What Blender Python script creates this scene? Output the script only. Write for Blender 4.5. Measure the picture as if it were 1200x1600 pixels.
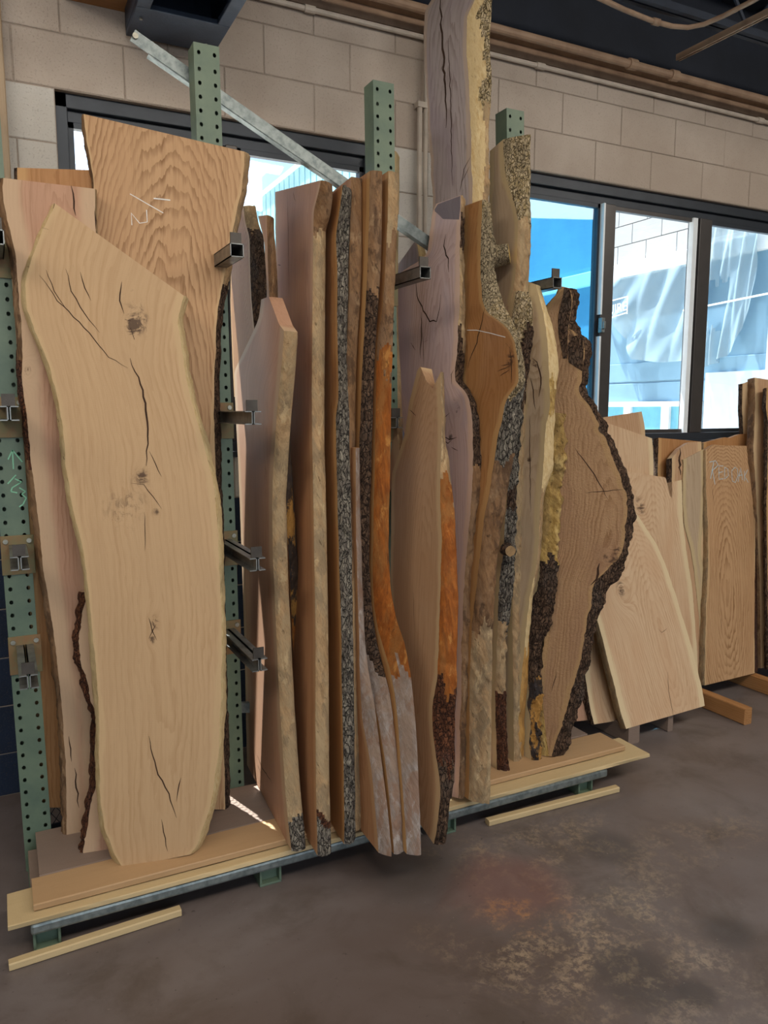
import bpy, bmesh, math, random
import numpy as np
from mathutils import Vector, Matrix

for o in list(bpy.data.objects): bpy.data.objects.remove(o)
SC = bpy.context.scene
COL = SC.collection
rad = math.radians

# ------------------------------------------------------------------ camera
FPX = 1200.0; TH = rad(7.6); AZ = rad(26.6)
CAM = np.array([0.0, -3.39, 1.59])
FW = np.array([math.sin(AZ)*math.cos(TH), math.cos(AZ)*math.cos(TH), -math.sin(TH)])
RT = np.array([math.cos(AZ), -math.sin(AZ), 0.0])
UP = np.cross(RT, FW)
cd = bpy.data.cameras.new('camera'); cam = bpy.data.objects.new('camera', cd); COL.objects.link(cam)
cd.sensor_fit = 'VERTICAL'; cd.sensor_height = 32.0; cd.lens = 32.0*FPX/1600.0
cd.clip_start = 0.05; cd.clip_end = 200
cam.matrix_world = Matrix(((RT[0], UP[0], -FW[0], CAM[0]), (RT[1], UP[1], -FW[1], CAM[1]), (RT[2], UP[2], -FW[2], CAM[2]), (0, 0, 0, 1)))
SC.camera = cam
# ------------------------------------------------------------------ sky, sun, added fill lights, exposure
SUN_DIR = Vector((0.30, -1.0, -2.2)).normalized()      # direction the light travels
w = bpy.data.worlds.new('world'); SC.world = w; w.use_nodes = True
nt = w.node_tree; nt.nodes.clear()
sky = nt.nodes.new('ShaderNodeTexSky'); sky.sky_type = 'NISHITA'; sky.sun_disc = False
sky.sun_elevation = math.asin(-SUN_DIR.z); sky.sun_rotation = math.atan2(-SUN_DIR.x, -SUN_DIR.y)
sky.air_density = 1.0; sky.dust_density = 2.0; sky.ozone_density = 1.0
bg = nt.nodes.new('ShaderNodeBackground'); bg.inputs['Strength'].default_value = 0.30
out = nt.nodes.new('ShaderNodeOutputWorld')
nt.links.new(sky.outputs[0], bg.inputs[0]); nt.links.new(bg.outputs[0], out.inputs[0])
sl = bpy.data.lights.new('sun', 'SUN'); sl.energy = 28.0; sl.angle = rad(0.6); sl.color = (1, .95, .88)
so = bpy.data.objects.new('sun', sl); COL.objects.link(so)
so.rotation_euler = SUN_DIR.to_track_quat('-Z', 'Y').to_euler(); so.location = (0, 6, 8)
def area(name, loc, target, size, power, color):
    l = bpy.data.lights.new(name, 'AREA'); l.shape = 'RECTANGLE'; l.size, l.size_y = size
    l.energy = power; l.color = color
    o = bpy.data.objects.new(name, l); COL.objects.link(o); o.location = loc
    o.rotation_euler = (Vector(target)-Vector(loc)).to_track_quat('-Z', 'Y').to_euler()
    return o
area('ceiling_fill_near', (0.9, -3.9, 3.75), (1.2, -1.6, 0), (3.4, 0.6), 92, (1.0, .90, .78))  # added warm fill from above; no fixture is built
area('ceiling_fill_far', (4.6, -3.4, 3.75), (4.0, -1.8, 0), (2.6, 0.6), 85, (1.0, .90, .78))  # added fill to brighten the right side
area('ceiling_fill_left', (-1.9, -2.6, 3.75), (0.6, -0.9, 0.6), (2.6, 0.6), 55, (1.0, .90, .78))  # added fill from the upper left
area('rear_fill_light', (0.5, -7.6, 1.9), (0.9, -0.8, 0.6), (5.0, 3.2), 90, (.86, .93, 1.0))  # added cool fill at the rear opening; no door is built
SC.view_settings.view_transform = 'Standard'; SC.view_settings.look = 'None'
SC.view_settings.gamma = 1.0; SC.view_settings.use_curve_mapping = False
SC.view_settings.exposure = -0.12

# ------------------------------------------------------------------ helpers
def ray(px, py): return RT*(px-600)/FPX - UP*(py-800)/FPX + FW
def at(px, py, axis, val):
    d = ray(px, py); t = (val-CAM[axis])/d[axis]; return CAM + d*t
def on_plane(px, py, P, n):
    d = ray(px, py); t = np.dot(P-CAM, n)/np.dot(d, n); return CAM + d*t
def lin(c):
    if isinstance(c, str): c = tuple(int(c[i:i+2], 16)/255 for i in (0, 2, 4))
    return tuple((x/12.92 if x <= .04045 else ((x+.055)/1.055)**2.4) for x in c[:3]) + (1.0,)
def link(o, parent=None):
    COL.objects.link(o)
    if parent is not None: o.parent = parent
    return o
def tag(o, label=None, cat=None, group=None, kind=None):
    if label: o['label'] = label
    if cat: o['category'] = cat
    if group: o['group'] = group
    if kind: o['kind'] = kind
    return o
def empty(name, loc=(0, 0, 0)):
    o = bpy.data.objects.new(name, None); o.empty_display_size = .1; o.location = loc; return link(o)
def mesh_obj(name, verts, faces, mat, parent=None, smooth=False, origin=None):
    m = bpy.data.meshes.new(name)
    if origin is not None: verts = [(v[0]-origin[0], v[1]-origin[1], v[2]-origin[2]) for v in verts]
    m.from_pydata(verts, [], faces)
    if mat: m.materials.append(mat)
    if smooth: m.polygons.foreach_set('use_smooth', [True]*len(m.polygons))
    o = bpy.data.objects.new(name, m)
    if origin is not None: o.location = origin
    link(o, parent)
    return o
class MB:
    def __init__(s): s.v = []; s.f = []
    def box(s, x0, x1, y0, y1, z0, z1):
        b = len(s.v)
        s.v += [(x, y, z) for z in (z0, z1) for y in (y0, y1) for x in (x0, x1)]
        s.f += [tuple(b+i for i in q) for q in ((0, 2, 3, 1), (4, 5, 7, 6), (0, 1, 5, 4), (2, 6, 7, 3), (0, 4, 6, 2), (1, 3, 7, 5))]
        return s
    def bar(s, p, q, wd, hd, up=(0, 0, 1)):
        p, q = Vector(p), Vector(q); a = (q-p).normalized(); r = a.cross(Vector(up))
        if r.length < 1e-4: r = a.cross(Vector((1, 0, 0)))
        r.normalize(); u = r.cross(a); b = len(s.v)
        for c in (p, q):
            for i, j in ((-1, -1), (1, -1), (1, 1), (-1, 1)): s.v.append(tuple(c + r*i*wd/2 + u*j*hd/2))
        s.f += [tuple(b+i for i in q_) for q_ in ((0, 1, 2, 3), (7, 6, 5, 4), (0, 4, 5, 1), (1, 5, 6, 2), (2, 6, 7, 3), (3, 7, 4, 0))]
        return s
    def tube(s, pts, r, n=10):
        pts = [Vector(p) for p in pts]; rings = []
        for i, p in enumerate(pts):
            a = (pts[min(i+1, len(pts)-1)]-pts[max(i-1, 0)]).normalized()
            ref = Vector((0, 0, 1)) if abs(a.z) < .9 else Vector((1, 0, 0))
            x = a.cross(ref).normalized(); y = x.cross(a); b = len(s.v); rings.append(b)
            for k in range(n):
                t = 2*math.pi*k/n; s.v.append(tuple(p + x*math.cos(t)*r + y*math.sin(t)*r))
        for a_, b_ in zip(rings, rings[1:]):
            for k in range(n): s.f.append((a_+k, a_+(k+1) % n, b_+(k+1) % n, b_+k))
        s.f.append(tuple(rings[0]+k for k in range(n))[::-1]); s.f.append(tuple(rings[-1]+k for k in range(n)))
        return s
    def disc(s, c, axis, r, h, n=8):
        c = Vector(c); a = Vector(axis).normalized(); return s.tube([c, c+a*h], r, n)
    def build(s, name, mat, parent=None, origin=None, bevel=0, smooth=False):
        o = mesh_obj(name, s.v, s.f, mat, parent, smooth, origin)
        if bevel:
            m = o.modifiers.new('bevel', 'BEVEL'); m.width = bevel; m.segments = 2; m.limit_method = 'ANGLE'
        return o

# vectorised value noise
_rng = np.random.RandomState(7); _T = _rng.rand(256, 256)
def vn(x, y):
    x = np.asarray(x, float); y = np.asarray(y, float)
    xi = np.floor(x).astype(int); yi = np.floor(y).astype(int); fx = x-xi; fy = y-yi
    fx = fx*fx*(3-2*fx); fy = fy*fy*(3-2*fy)
    g = lambda a, b: _T[a % 256, b % 256]
    return (g(xi, yi)*(1-fx)+g(xi+1, yi)*fx)*(1-fy)+(g(xi, yi+1)*(1-fx)+g(xi+1, yi+1)*fx)*fy
def fbm(x, y, o=4):
    s = 0; a = .5
    for k in range(o): s = s + a*(vn(x*2**k+13.7*k, y*2**k+5.1*k)-.5)*2; a *= .5
    return s

# ------------------------------------------------------------------ materials
class NT:
    def __init__(s, name):
        s.m = bpy.data.materials.new(name); s.m.use_nodes = True; s.t = s.m.node_tree; s.t.nodes.clear()
        s.out = s.n('ShaderNodeOutputMaterial')
    def n(s, t, **k):
        x = s.t.nodes.new(t)
        for a, b in k.items(): setattr(x, a, b)
        return x
    def l(s, a, b): s.t.links.new(a, b)
    def set(s, sock, v):
        if hasattr(v, 'is_output'): s.l(v, sock)
        elif v is not None: sock.default_value = v
    def math(s, op, a, b=None, c=None, clamp=False):
        x = s.n('ShaderNodeMath', operation=op); x.use_clamp = clamp
        s.set(x.inputs[0], a)
        if b is not None: s.set(x.inputs[1], b)
        if c is not None: s.set(x.inputs[2], c)
        return x.outputs[0]
    def mix(s, f, a, b, mode='MIX'):
        x = s.n('ShaderNodeMix', data_type='RGBA', blend_type=mode)
        s.set(x.inputs[0], f); s.set(x.inputs[6], a); s.set(x.inputs[7], b); return x.outputs[2]
    def noise(s, vec, scale, detail=4, rough=.55, dist=0):
        x = s.n('ShaderNodeTexNoise'); s.l(vec, x.inputs['Vector'])
        x.inputs['Scale'].default_value = scale; x.inputs['Detail'].default_value = detail
        x.inputs['Roughness'].default_value = rough; x.inputs['Distortion'].default_value = dist
        return x.outputs['Fac']
    def vmul(s, vec, v):
        x = s.n('ShaderNodeVectorMath', operation='MULTIPLY'); s.l(vec, x.inputs[0]); x.inputs[1].default_value = v; return x.outputs[0]
    def ramp(s, f, a, b):
        x = s.n('ShaderNodeMapRange'); x.clamp = True; s.set(x.inputs[0], f); x.inputs[1].default_value = a; x.inputs[2].default_value = b
        x.interpolation_type = 'SMOOTHSTEP'; return x.outputs[0]
    def obj(s): return s.n('ShaderNodeTexCoord').outputs['Object']
    def attr(s, name, out='Fac'): return s.n('ShaderNodeAttribute', attribute_name=name).outputs[out]
    def bump(s, h, strength, dist): 
        x = s.n('ShaderNodeBump'); x.inputs['Strength'].default_value = strength; x.inputs['Distance'].default_value = dist
        s.l(h, x.inputs['Height']); return x.outputs[0]
    def bsdf(s, col, rough=.6, metal=0, normal=None, spec=.5):
        b = s.n('ShaderNodeBsdfPrincipled'); s.set(b.inputs['Base Color'], col); s.set(b.inputs['Roughness'], rough)
        b.inputs['Metallic'].default_value = metal; b.inputs['Specular IOR Level'].default_value = spec
        if normal is not None: s.l(normal, b.inputs['Normal'])
        s.l(b.outputs[0], s.out.inputs[0]); return b

def simple(name, c, rough=.6, metal=0, var=.12, scale=8, c2=None, stretch=(1, 1, 1), bump=.15, spec=.5):
    t = NT(name); v = t.vmul(t.obj(), stretch)
    n = t.noise(v, scale, 6, .6)
    c = lin(c); d = lin(c2) if c2 else tuple(x*(1-var*3) for x in c[:3])+(1,)
    col = t.mix(t.ramp(n, .35, .7), c, d)
    fine = t.noise(v, scale*12, 3, .6)
    t.bsdf(col, t.math('ADD', rough-.05, t.math('MULTIPLY', n, .1)), metal, t.bump(fine, bump, .004), spec)
    return t.m

def wood(name, early, late, sapc, tint, ring=160, contrast=.55, tintamt=.35, sapw=.03, grey=0, saw=.25, dark='3a2012', k=.72):
    t = NT(name); lin0 = globals()['lin']
    lin = lambda c: tuple(x*k for x in lin0(c)[:3])+(1.0,)
    g = t.attr('g', 'Vector'); r = t.attr('ring'); sd = t.attr('sap'); st = t.attr('stain')
    fine = t.noise(t.vmul(g, (1, .035, 1)), 330, 4, .65)
    med = t.noise(t.vmul(g, (1, .10, 1)), 60, 4, .6)
    big = t.noise(t.vmul(g, (1, .35, 1)), 5.5, 3, .5, .6)
    wob = t.math('ADD', t.math('MULTIPLY', t.math('SUBTRACT', med, .5), .9), t.math('MULTIPLY', t.math('SUBTRACT', t.noise(t.vmul(g, (1, .22, 1)), 14, 3, .6), .5), 3.0))
    ph = t.math('ADD', t.math('MULTIPLY', r, ring), wob)
    fr = t.math('FRACT', ph)
    late_m = t.math('MULTIPLY', t.ramp(fr, .35, .93), t.math('SUBTRACT', 1.0, t.ramp(fr, .95, 1.0)))
    amp = t.ramp(t.noise(t.vmul(g, (1, .3, 1)), 9, 2, .5), .3, .65)
    late_m = t.math('MULTIPLY', late_m, t.math('ADD', .35, t.math('MULTIPLY', amp, .65)))
    streak = t.noise(t.vmul(g, (1, .018, 1)), 75, 4, .7)
    lm = t.math('ADD', t.math('MULTIPLY', late_m, contrast), t.math('MULTIPLY', t.math('SUBTRACT', fine, .5), .8))
    lm = t.math('ADD', lm, t.math('MULTIPLY', t.math('SUBTRACT', streak, .47), 1.5), clamp=True)
    c = t.mix(lm, lin(early), lin(late))
    c = t.mix(t.math('MULTIPLY', t.ramp(big, .42, .68), tintamt), c, lin(tint))
    sm = t.math('SUBTRACT', 1.0, t.ramp(t.math('ADD', sd, t.math('MULTIPLY', t.math('SUBTRACT', big, .5), .05)), sapw*.6, sapw*1.25))
    c = t.mix(t.math('MULTIPLY', sm, .8), c, lin(sapc))
    # pores / short dark flecks
    fl = t.ramp(t.noise(t.vmul(g, (1, .05, 1)), 520, 2, .5), .66, .78)
    c = t.mix(t.math('MULTIPLY', fl, .28), c, lin(dark))
    blot = t.ramp(t.noise(t.vmul(g, (1, .6, 1)), 48, 6, .75, .6), .36, .62)
    sn = t.math('MULTIPLY', t.math('ADD', st, t.math('MULTIPLY', t.math('SUBTRACT', med, .5), .5)), t.math('ADD', .25, t.math('MULTIPLY', blot, 1.1)))
    c = t.mix(t.math('MULTIPLY', t.ramp(sn, .25, 1.0), .85), c, lin(dark))
    sep = t.n('ShaderNodeSeparateXYZ'); t.l(g, sep.inputs[0])
    sawm = t.math('SINE', t.math('MULTIPLY', t.math('ADD', sep.outputs[1], t.math('MULTIPLY', sep.outputs[0], .12)), 900))
    h = t.math('ADD', t.math('MULTIPLY', sawm, .06*min(saw, .3)), t.math('MULTIPLY', fine, .5))
    h = t.math('ADD', h, t.math('MULTIPLY', t.noise(t.vmul(g, (1, .5+.5*(saw > 1), 1)), 40+50*(saw > 1), 3, .6), .4*saw))
    t.bsdf(c, .62, 0, t.bump(h, .3+.5*(saw > 1), .004+.006*(saw > 1)), .35)
    return t.m

def barkmat(name, crest, mid, crack, scale=38, stretch=.28, strength=1.0, rough=.9, patch=None, pscale=7, crack_lo=.0, crack_hi=.16, dist=.012, slant=0.0):
    t = NT(name); o = t.obj()
    if slant:
        mp = t.n('ShaderNodeMapping'); mp.inputs['Rotation'].default_value = (slant, slant, 0); t.l(o, mp.inputs[0]); o = mp.outputs[0]
    wv = t.n('ShaderNodeVectorMath', operation='ADD'); nz = t.n('ShaderNodeTexNoise'); nz.inputs['Scale'].default_value = 30
    nz.inputs['Detail'].default_value = 4
    t.l(o, nz.inputs['Vector']); mm = t.vmul(nz.outputs['Color'], (.03, .03, .05)); t.l(o, wv.inputs[0]); t.l(mm, wv.inputs[1])
    v = t.vmul(wv.outputs[0], (1, 1, stretch))
    vo = t.n('ShaderNodeTexVoronoi', feature='DISTANCE_TO_EDGE'); vo.inputs['Scale'].default_value = scale; t.l(v, vo.inputs['Vector'])
    d = t.math('ADD', vo.outputs['Distance'], t.math('MULTIPLY', t.math('SUBTRACT', t.noise(v, scale*2.2, 5, .7), .5), .22))
    crackm = t.ramp(d, crack_lo, crack_hi)
    n1 = t.noise(v, scale*.8, 6, .7)
    c = t.mix(t.ramp(n1, .38, .66), lin(mid), lin(crest))
    if patch:
        for i, pc in enumerate(patch):
            off = t.n('ShaderNodeVectorMath', operation='ADD'); t.l(t.vmul(o, (1, 1, .45)), off.inputs[0]); off.inputs[1].default_value = (i*7.3, i*3.1, i*1.7)
            c = t.mix(t.ramp(t.noise(off.outputs[0], pscale*(1+.6*i), 5, .65), .5, .62), c, lin(pc))
    c = t.mix(crackm, lin(crack), c)
    h = t.math('ADD', t.math('MULTIPLY', crackm, .7), t.math('MULTIPLY', n1, .8))
    t.bsdf(c, rough, 0, t.bump(h, strength, dist), .25)
    return t.m

W = {
 'pale':  wood('pale_oak_wood', 'cdaa80', 'b38c62', 'd0b084', 'c2a078', 60, .4, .4, .016, saw=.3, k=.76),
 'oak':   wood('red_oak_wood', 'cfa579', '946a42', 'd6b283', 'c39468', 85, .8, .25, .01, saw=.2),
 'warm':  wood('warm_tan_wood', 'cb976c', 'a06b44', 'd4a87c', 'b97f58', 110, .5, .4, .03, saw=.2, k=.72),
 'pink':  wood('pink_oak_wood', 'cd9f80', 'a67a5a', 'd6b794', 'bb8f76', 110, .5, .4, .05, saw=.2),
 'tan':   wood('tan_elm_wood', 'cba580', 'ab8059', 'dabb90', 'bd9068', 80, .5, .4, .03, saw=.2, k=.76),
 'orange':wood('orange_brown_wood', 'bd8a58', '93602f', 'cfa36c', 'a8713e', 90, .5, .45, .025, saw=.2, k=.74),
 'grey':  wood('grey_walnut_wood', 'b0a3a0', '86756f', 'bfa894', '958690', 60, .6, .55, .02, saw=.25, dark='2a1c18', k=.82),
 'darkgrey': wood('stained_grey_wood', '8d8284', '6c6062', '8d8284', '776b74', 90, .6, .55, .02, saw=.25, dark='2a1c18'),
 'cream': wood('cream_elm_wood', 'd6b693', 'b48c64', 'e2cda4', 'c79e78', 80, .5, .5, .035, saw=.2, k=.84),
 'lilac': wood('grey_pink_wood', 'c7aca4', 'a2857a', 'd3b39c', 'ae9fa6', 80, .5, .5, .03, saw=.2, dark='2a1c18', k=.92),
 'yellow':wood('pale_yellow_wood', 'c9b092', '9f8260', 'd2ba8c', 'b9a488', 60, .5, .45, .03, saw=.4),
 'burl':  wood('burl_wood', 'bf9870', '936a44', 'c29c6c', 'a88060', 90, .7, .6, .02, saw=1.2),
 'board': wood('board_wood', 'cda273', 'a5774a', 'd6b083', 'b98a5c', 90, .6, .5, .0, saw=.2, k=.62),
 'worn':  wood('weathered_board_wood', '917b6c', '66544a', 'a58f80', '7c6d66', 90, .7, .8, .0, saw=.4, k=.6),
 'palewood': wood('pale_yellow_board_wood', 'd0b588', 'ae8c5a', 'dcc394', 'c3a678', 100, .5, .3, .0, saw=.3),
}
def livemat(name, a, b, c, dark, scale=20, stretch=.12, slant=.2, strength=.4, patches=()):
    """debarked or weathered live edge: streaks, mottling and a few dark scars"""
    t = NT(name); o = t.obj(); mp = t.n('ShaderNodeMapping'); mp.inputs['Rotation'].default_value = (slant, slant*.7, 0); t.l(o, mp.inputs[0]); o2 = mp.outputs[0]
    n1 = t.noise(t.vmul(o2, (1, 1, stretch)), scale*3, 5, .65, .3); n2 = t.noise(t.vmul(o, (1, 1, .35)), scale*.5, 5, .65, .5); n3 = t.noise(t.vmul(o2, (1, 1, stretch*.7)), scale*12, 4, .7)
    col = t.mix(t.ramp(n1, .35, .65), lin(a), lin(b)); col = t.mix(t.math('MULTIPLY', t.ramp(n2, .42, .6), .8), col, lin(c))
    for i, (pc, lo, hi, am) in enumerate(patches):
        off = t.n('ShaderNodeVectorMath', operation='ADD'); t.l(t.vmul(o, (1, 1, .4)), off.inputs[0]); off.inputs[1].default_value = (5.3+i*7.3, i*3.1, i*1.7)
        col = t.mix(t.math('MULTIPLY', t.ramp(t.noise(off.outputs[0], 16*(1+.5*i), 6, .7, .4), lo, hi), am), col, lin(pc))
    scar = t.ramp(t.noise(t.vmul(o2, (1, 1, .25)), scale*2.6, 6, .75, .6), .60, .70)
    col = t.mix(t.math('MULTIPLY', scar, .75), col, lin(dark)); col = t.mix(t.math('MULTIPLY', t.ramp(n3, .5, .7), .3), col, lin(dark))
    h = t.math('ADD', t.math('MULTIPLY', n3, .5), t.math('SUBTRACT', t.math('MULTIPLY', n1, .7), t.math('MULTIPLY', scar, .5)))
    t.bsdf(col, .8, 0, t.bump(h, strength, .006), .25); return t.m
Bk = {
 'greybark':  barkmat('grey_furrowed_bark', '8f887a', '57504a', '1a1613', 95, .3, .9, crack_lo=-.03, crack_hi=.13),
 'darkbark':  barkmat('dark_brown_bark', '6a5341', '3e2d22', '150d08', 85, .45, 1.0, patch=['54463c'], crack_lo=-.04, crack_hi=.12),
 'palebark':  barkmat('pale_ridged_bark', 'c9b797', '98855f', '3a2c1c', 110, .45, .9, patch=['94866c'], crack_lo=-.04, crack_hi=.13),
 'redbark':   barkmat('red_brown_bark', '70452c', '46291b', '1a0d08', 100, .6, 1.0, patch=['54382e'], crack_lo=-.04, crack_hi=.12),
 'live':      livemat('tan_debarked_edge', 'a98b66', '8f7454', '9b8768', '503b27', 24, .14, .4, .7, [('7c6b54', .50, .60, .7), ('b9a27c', .56, .64, .6)]),
 'livebrown': livemat('brown_debarked_edge', '856546', '6a4d33', '7b6149', '33210f', 24, .16, .25, .6, [('4a3626', .5, .6, .8), ('9c8162', .56, .66, .6)]),
 'livegrey':  livemat('weathered_grey_edge', '948a83', '786a61', '86705f', '46382e', 24, .10, .45, .5, [('7d5f4c', .5, .6, .7), ('a39c96', .56, .66, .7)]),
 'amber':     livemat('orange_inner_bark', '98571e', '743f16', '85592c', '3a1a08', 22, .12, .15, .5, [('7a4010', .5, .6, .7), ('b98344', .56, .66, .6)]),
 'yellowrough': livemat('yellow_rough_edge', 'b8995a', '91723c', '8a7048', '3a240e', 26, .45, .5, 1.0, [('c8ac70', .52, .6, .7), ('5c4226', .58, .66, .8)]),
 'honey': livemat('honey_coloured_edge', 'b58a4c', '98703a', 'a98550', '50341a', 22, .12, .2, .5, [('7d5a30', .5, .62, .6)]),
 'blackbark': livemat('black_mottled_edge', '363030', '241e1c', '47382a', '0c0908', 24, .3, .1, .6, [('a5793c', .53, .58, .9)]),
 'palerough': livemat('pale_rough_sapwood_edge', 'ccb78c', 'b89c6c', 'c2ab80', '7b5f3c', 30, .3, .2, .6, []),
}
M = {
 'crack': simple('crack_shadow_brown', '38200f', .9, var=.1, scale=30),
 'chalk': simple('white_chalk', 'dcd9d2', .95, var=.05, scale=60),
 'bluechalk': simple('blue_chalk', 'a4c8d8', .95, var=.05, scale=60),
 'greenchalk': simple('pale_green_crayon', '86c2a0', .9, var=.05, scale=60),
 'green': simple('green_rack_paint', '62735f', .5, 0, .08, 6, '4f6254', bump=.1),
 'rust': simple('rusty_plate', '6f6a48', .6, .1, .1, 18, '80603f'),
 'galv': simple('galvanised_steel', '868e8c', .42, .6, .1, 40, '666f70', bump=.15),
 'armsteel': simple('grey_arm_steel', '8b8c88', .38, .7, .1, 20, '6a6a68', bump=.1),
 'tab': simple('dark_end_tab', '4c4640', .5, .5, .1, 20),
 'bolt': simple('bolt_zinc', 'a5a294', .4, .8, .1, 30),
 'frame': simple('window_frame_charcoal', '30363e', .45, .3, .05, 10, bump=.03),
 'mull': simple('window_mullion_bronze', '4a4746', .4, .4, .05, 10, bump=.03),
 'white': simple('white_painted_metal', 'dfe6ea', .5, 0, .03, 10, bump=.03),
 'ceil': simple('ceiling_navy_paint', '18202e', .8, 0, .1, 3),
 'joist': simple('joist_navy_paint', '222c3c', .6, .2, .1, 5),
 'tanpaint': simple('tan_painted_pipe', 'a58a72', .6, 0, .08, 8, '8d735e'),
 'whitepipe': simple('painted_conduit', 'c4b9ac', .6, 0, .08, 8),
 'heater': simple('heater_blue_steel', '39465a', .45, .3, .1, 6, '2c3646'),
 'heaterin': simple('heater_inside_black', '0e131d', .7, 0, .1, 6),
 'orangewood': simple('orange_stained_beam', 'b57838', .6, 0, .1, 10, '8f5a28', (1, .1, 1)),
 'mesh': simple('dark_wire', '2c3540', .5, .5, .1, 20),
 'navy': simple('navy_painted_wall', '1c2638', .75, 0, .08, 4),
}

def blockmat(name, c1, c2):
    t = NT(name); o = t.n('ShaderNodeNewGeometry').outputs['Position']
    n = t.noise(o, 1.3, 4, .6); c = t.mix(t.ramp(n, .35, .65), lin(c1), lin(c2))
    fine = t.noise(o, 55, 5, .7); pit = t.ramp(t.noise(o, 130, 3, .6), .3, .45)
    c = t.mix(t.math('MULTIPLY', t.math('SUBTRACT', 1.0, pit), .22), c, lin('5d554c'))
    h = t.math('ADD', fine, t.math('MULTIPLY', pit, .4))
    t.bsdf(c, .7, 0, t.bump(h, .55, .006), .3); return t.m
M['block'] = blockmat('painted_block_beige', 'b8aca0', 'a89a8d')
M['block_lit'] = blockmat('painted_block_lit', 'c9c6c0', 'b9b4ac')  # lit copy of the beige block; light on the lower wall put into colour
M['blocknavy'] = blockmat('painted_block_navy', '1d2a40', '17202f')
M['mortar'] = blockmat('painted_mortar', 'a5988b', '978a7e')
M['extblock'] = blockmat('outside_white_block', 'aeb0b0', 'a3a6a8')

def floormat():
    t = NT('stained_concrete'); o = t.obj()
    n1 = t.noise(o, .9, 5, .6, .4); n2 = t.noise(o, 3.2, 7, .68, .5); n3 = t.noise(o, 26, 6, .7)
    c = t.mix(t.ramp(n1, .35, .65), lin('5b4f4a'), lin('6c6462'))
    c = t.mix(t.math('MULTIPLY', t.ramp(n2, .45, .7), .5), c, lin('44392f'))
    def blob(cx, cy, r, sx=1.0):
        s = t.n('ShaderNodeVectorMath', operation='SUBTRACT'); t.l(o, s.inputs[0]); s.inputs[1].default_value = (cx, cy, 0)
        v = t.vmul(s.outputs[0], (1/(r*sx), 1/r, 0)); ln = t.n('ShaderNodeVectorMath', operation='LENGTH'); t.l(v, ln.inputs[0])
        d = t.math('ADD', ln.outputs['Value'], t.math('MULTIPLY', t.math('SUBTRACT', n2, .5), 1.5))
        return t.math('SUBTRACT', 1.0, t.ramp(d, .45, 1.15))
    worn = t.math('MULTIPLY', t.ramp(t.noise(o, 34, 7, .8, .3), .44, .60), t.ramp(t.noise(o, 7, 4, .65, .6), .40, .62))
    for (px, py, r, sx, k, colr) in ((880, 1470, .34, 1.1, .8, 'a8947a'), (1010, 1490, .25, 1.0, .5, '9c8a72'), (860, 1320, .20, 1.8, .6, 'a89478'), (1060, 1320, .16, 3.0, .5, '9c8a70'),
                              (990, 1400, .14, 1.6, .6, 'a8987c'), (700, 1330, .2, 1, .35, '9a886e'), (1150, 1560, .2, 1.4, .4, 'a09484')):
        p = at(px, py, 2, 0); c = t.mix(t.math('MULTIPLY', t.math('MULTIPLY', blob(p[0], p[1], r, sx), worn), k*.7), c, lin(colr))
    p = at(800, 1385, 2, 0); c = t.mix(t.math('MULTIPLY', blob(p[0], p[1], .20, 1.2), .38), c, lin('74433a'))
    p = at(820, 1425, 2, 0); c = t.mix(t.math('MULTIPLY', t.math('MULTIPLY', blob(p[0], p[1], .13, 1.4), worn), .5), c, lin('a8703c'))
    for (px, py, r) in ((950, 1325, .13), (1140, 1455, .1), (650, 1360, .2), (990, 1520, .14), (1090, 1550, .06)):
        p = at(px, py, 2, 0); c = t.mix(t.math('MULTIPLY', blob(p[0], p[1], r), .5), c, lin('33302f'))
    spk = t.ramp(t.noise(o, 95, 2, .5), .74, .78); c = t.mix(t.math('MULTIPLY', spk, .5), c, lin('9c938a'))
    dsp = t.ramp(t.noise(o, 60, 3, .6), .30, .24); c = t.mix(t.math('MULTIPLY', t.math('SUBTRACT', 1.0, t.ramp(t.noise(o, 48, 3, .6), .27, .33)), .5), c, lin('2c2622'))
    t.bsdf(c, t.math('ADD', .30, t.math('MULTIPLY', n2, .25)), 0, t.bump(n3, .15, .004), .5); return t.m
M['floor'] = floormat()

def glassmat(name, tint, refl=.06):
    t = NT(name); tr = t.n('ShaderNodeBsdfTransparent'); tr.inputs[0].default_value = tint
    gl = t.n('ShaderNodeBsdfGlossy'); gl.inputs['Roughness'].default_value = .02
    lw = t.n('ShaderNodeLayerWeight'); lw.inputs[0].default_value = .5; fr_ = t.math('ADD', .04, t.math('MULTIPLY', t.math('POWER', lw.outputs['Facing'], 5.0), .9))
    mx = t.n('ShaderNodeMixShader'); t.l(fr_, mx.inputs[0]); t.l(tr.outputs[0], mx.inputs[1]); t.l(gl.outputs[0], mx.inputs[2])
    t.l(mx.outputs[0], t.out.inputs[0]); return t.m
M['glass'] = glassmat('window_glass', (.93, .97, 1, 1))
M['glassblue'] = glassmat('blue_tinted_glass', (.42, .78, .98, 1))
def corrugated():
    return simple('pale_cyan_siding', 'a9d6de', .5, 0, .04, 4)
M['siding'] = corrugated()
M['extblue'] = simple('outside_blue_grey_panel', '7299b2', .7, 0, .05, 2)  # blue-grey with the wall's blue shadow put into the colour
def plastic():
    t = NT('plastic_sheet'); tr = t.n('ShaderNodeBsdfTransparent'); tr.inputs[0].default_value = (.85, .93, .97, 1)
    pb = t.n('ShaderNodeBsdfPrincipled'); pb.inputs['Base Color'].default_value = lin('9cb4c0'); pb.inputs['Roughness'].default_value = .25
    mx = t.n('ShaderNodeMixShader'); mx.inputs[0].default_value = .55; t.l(tr.outputs[0], mx.inputs[1]); t.l(pb.outputs[0], mx.inputs[2])
    t.l(mx.outputs[0], t.out.inputs[0]); return t.m
M['plastic'] = plastic()

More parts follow.
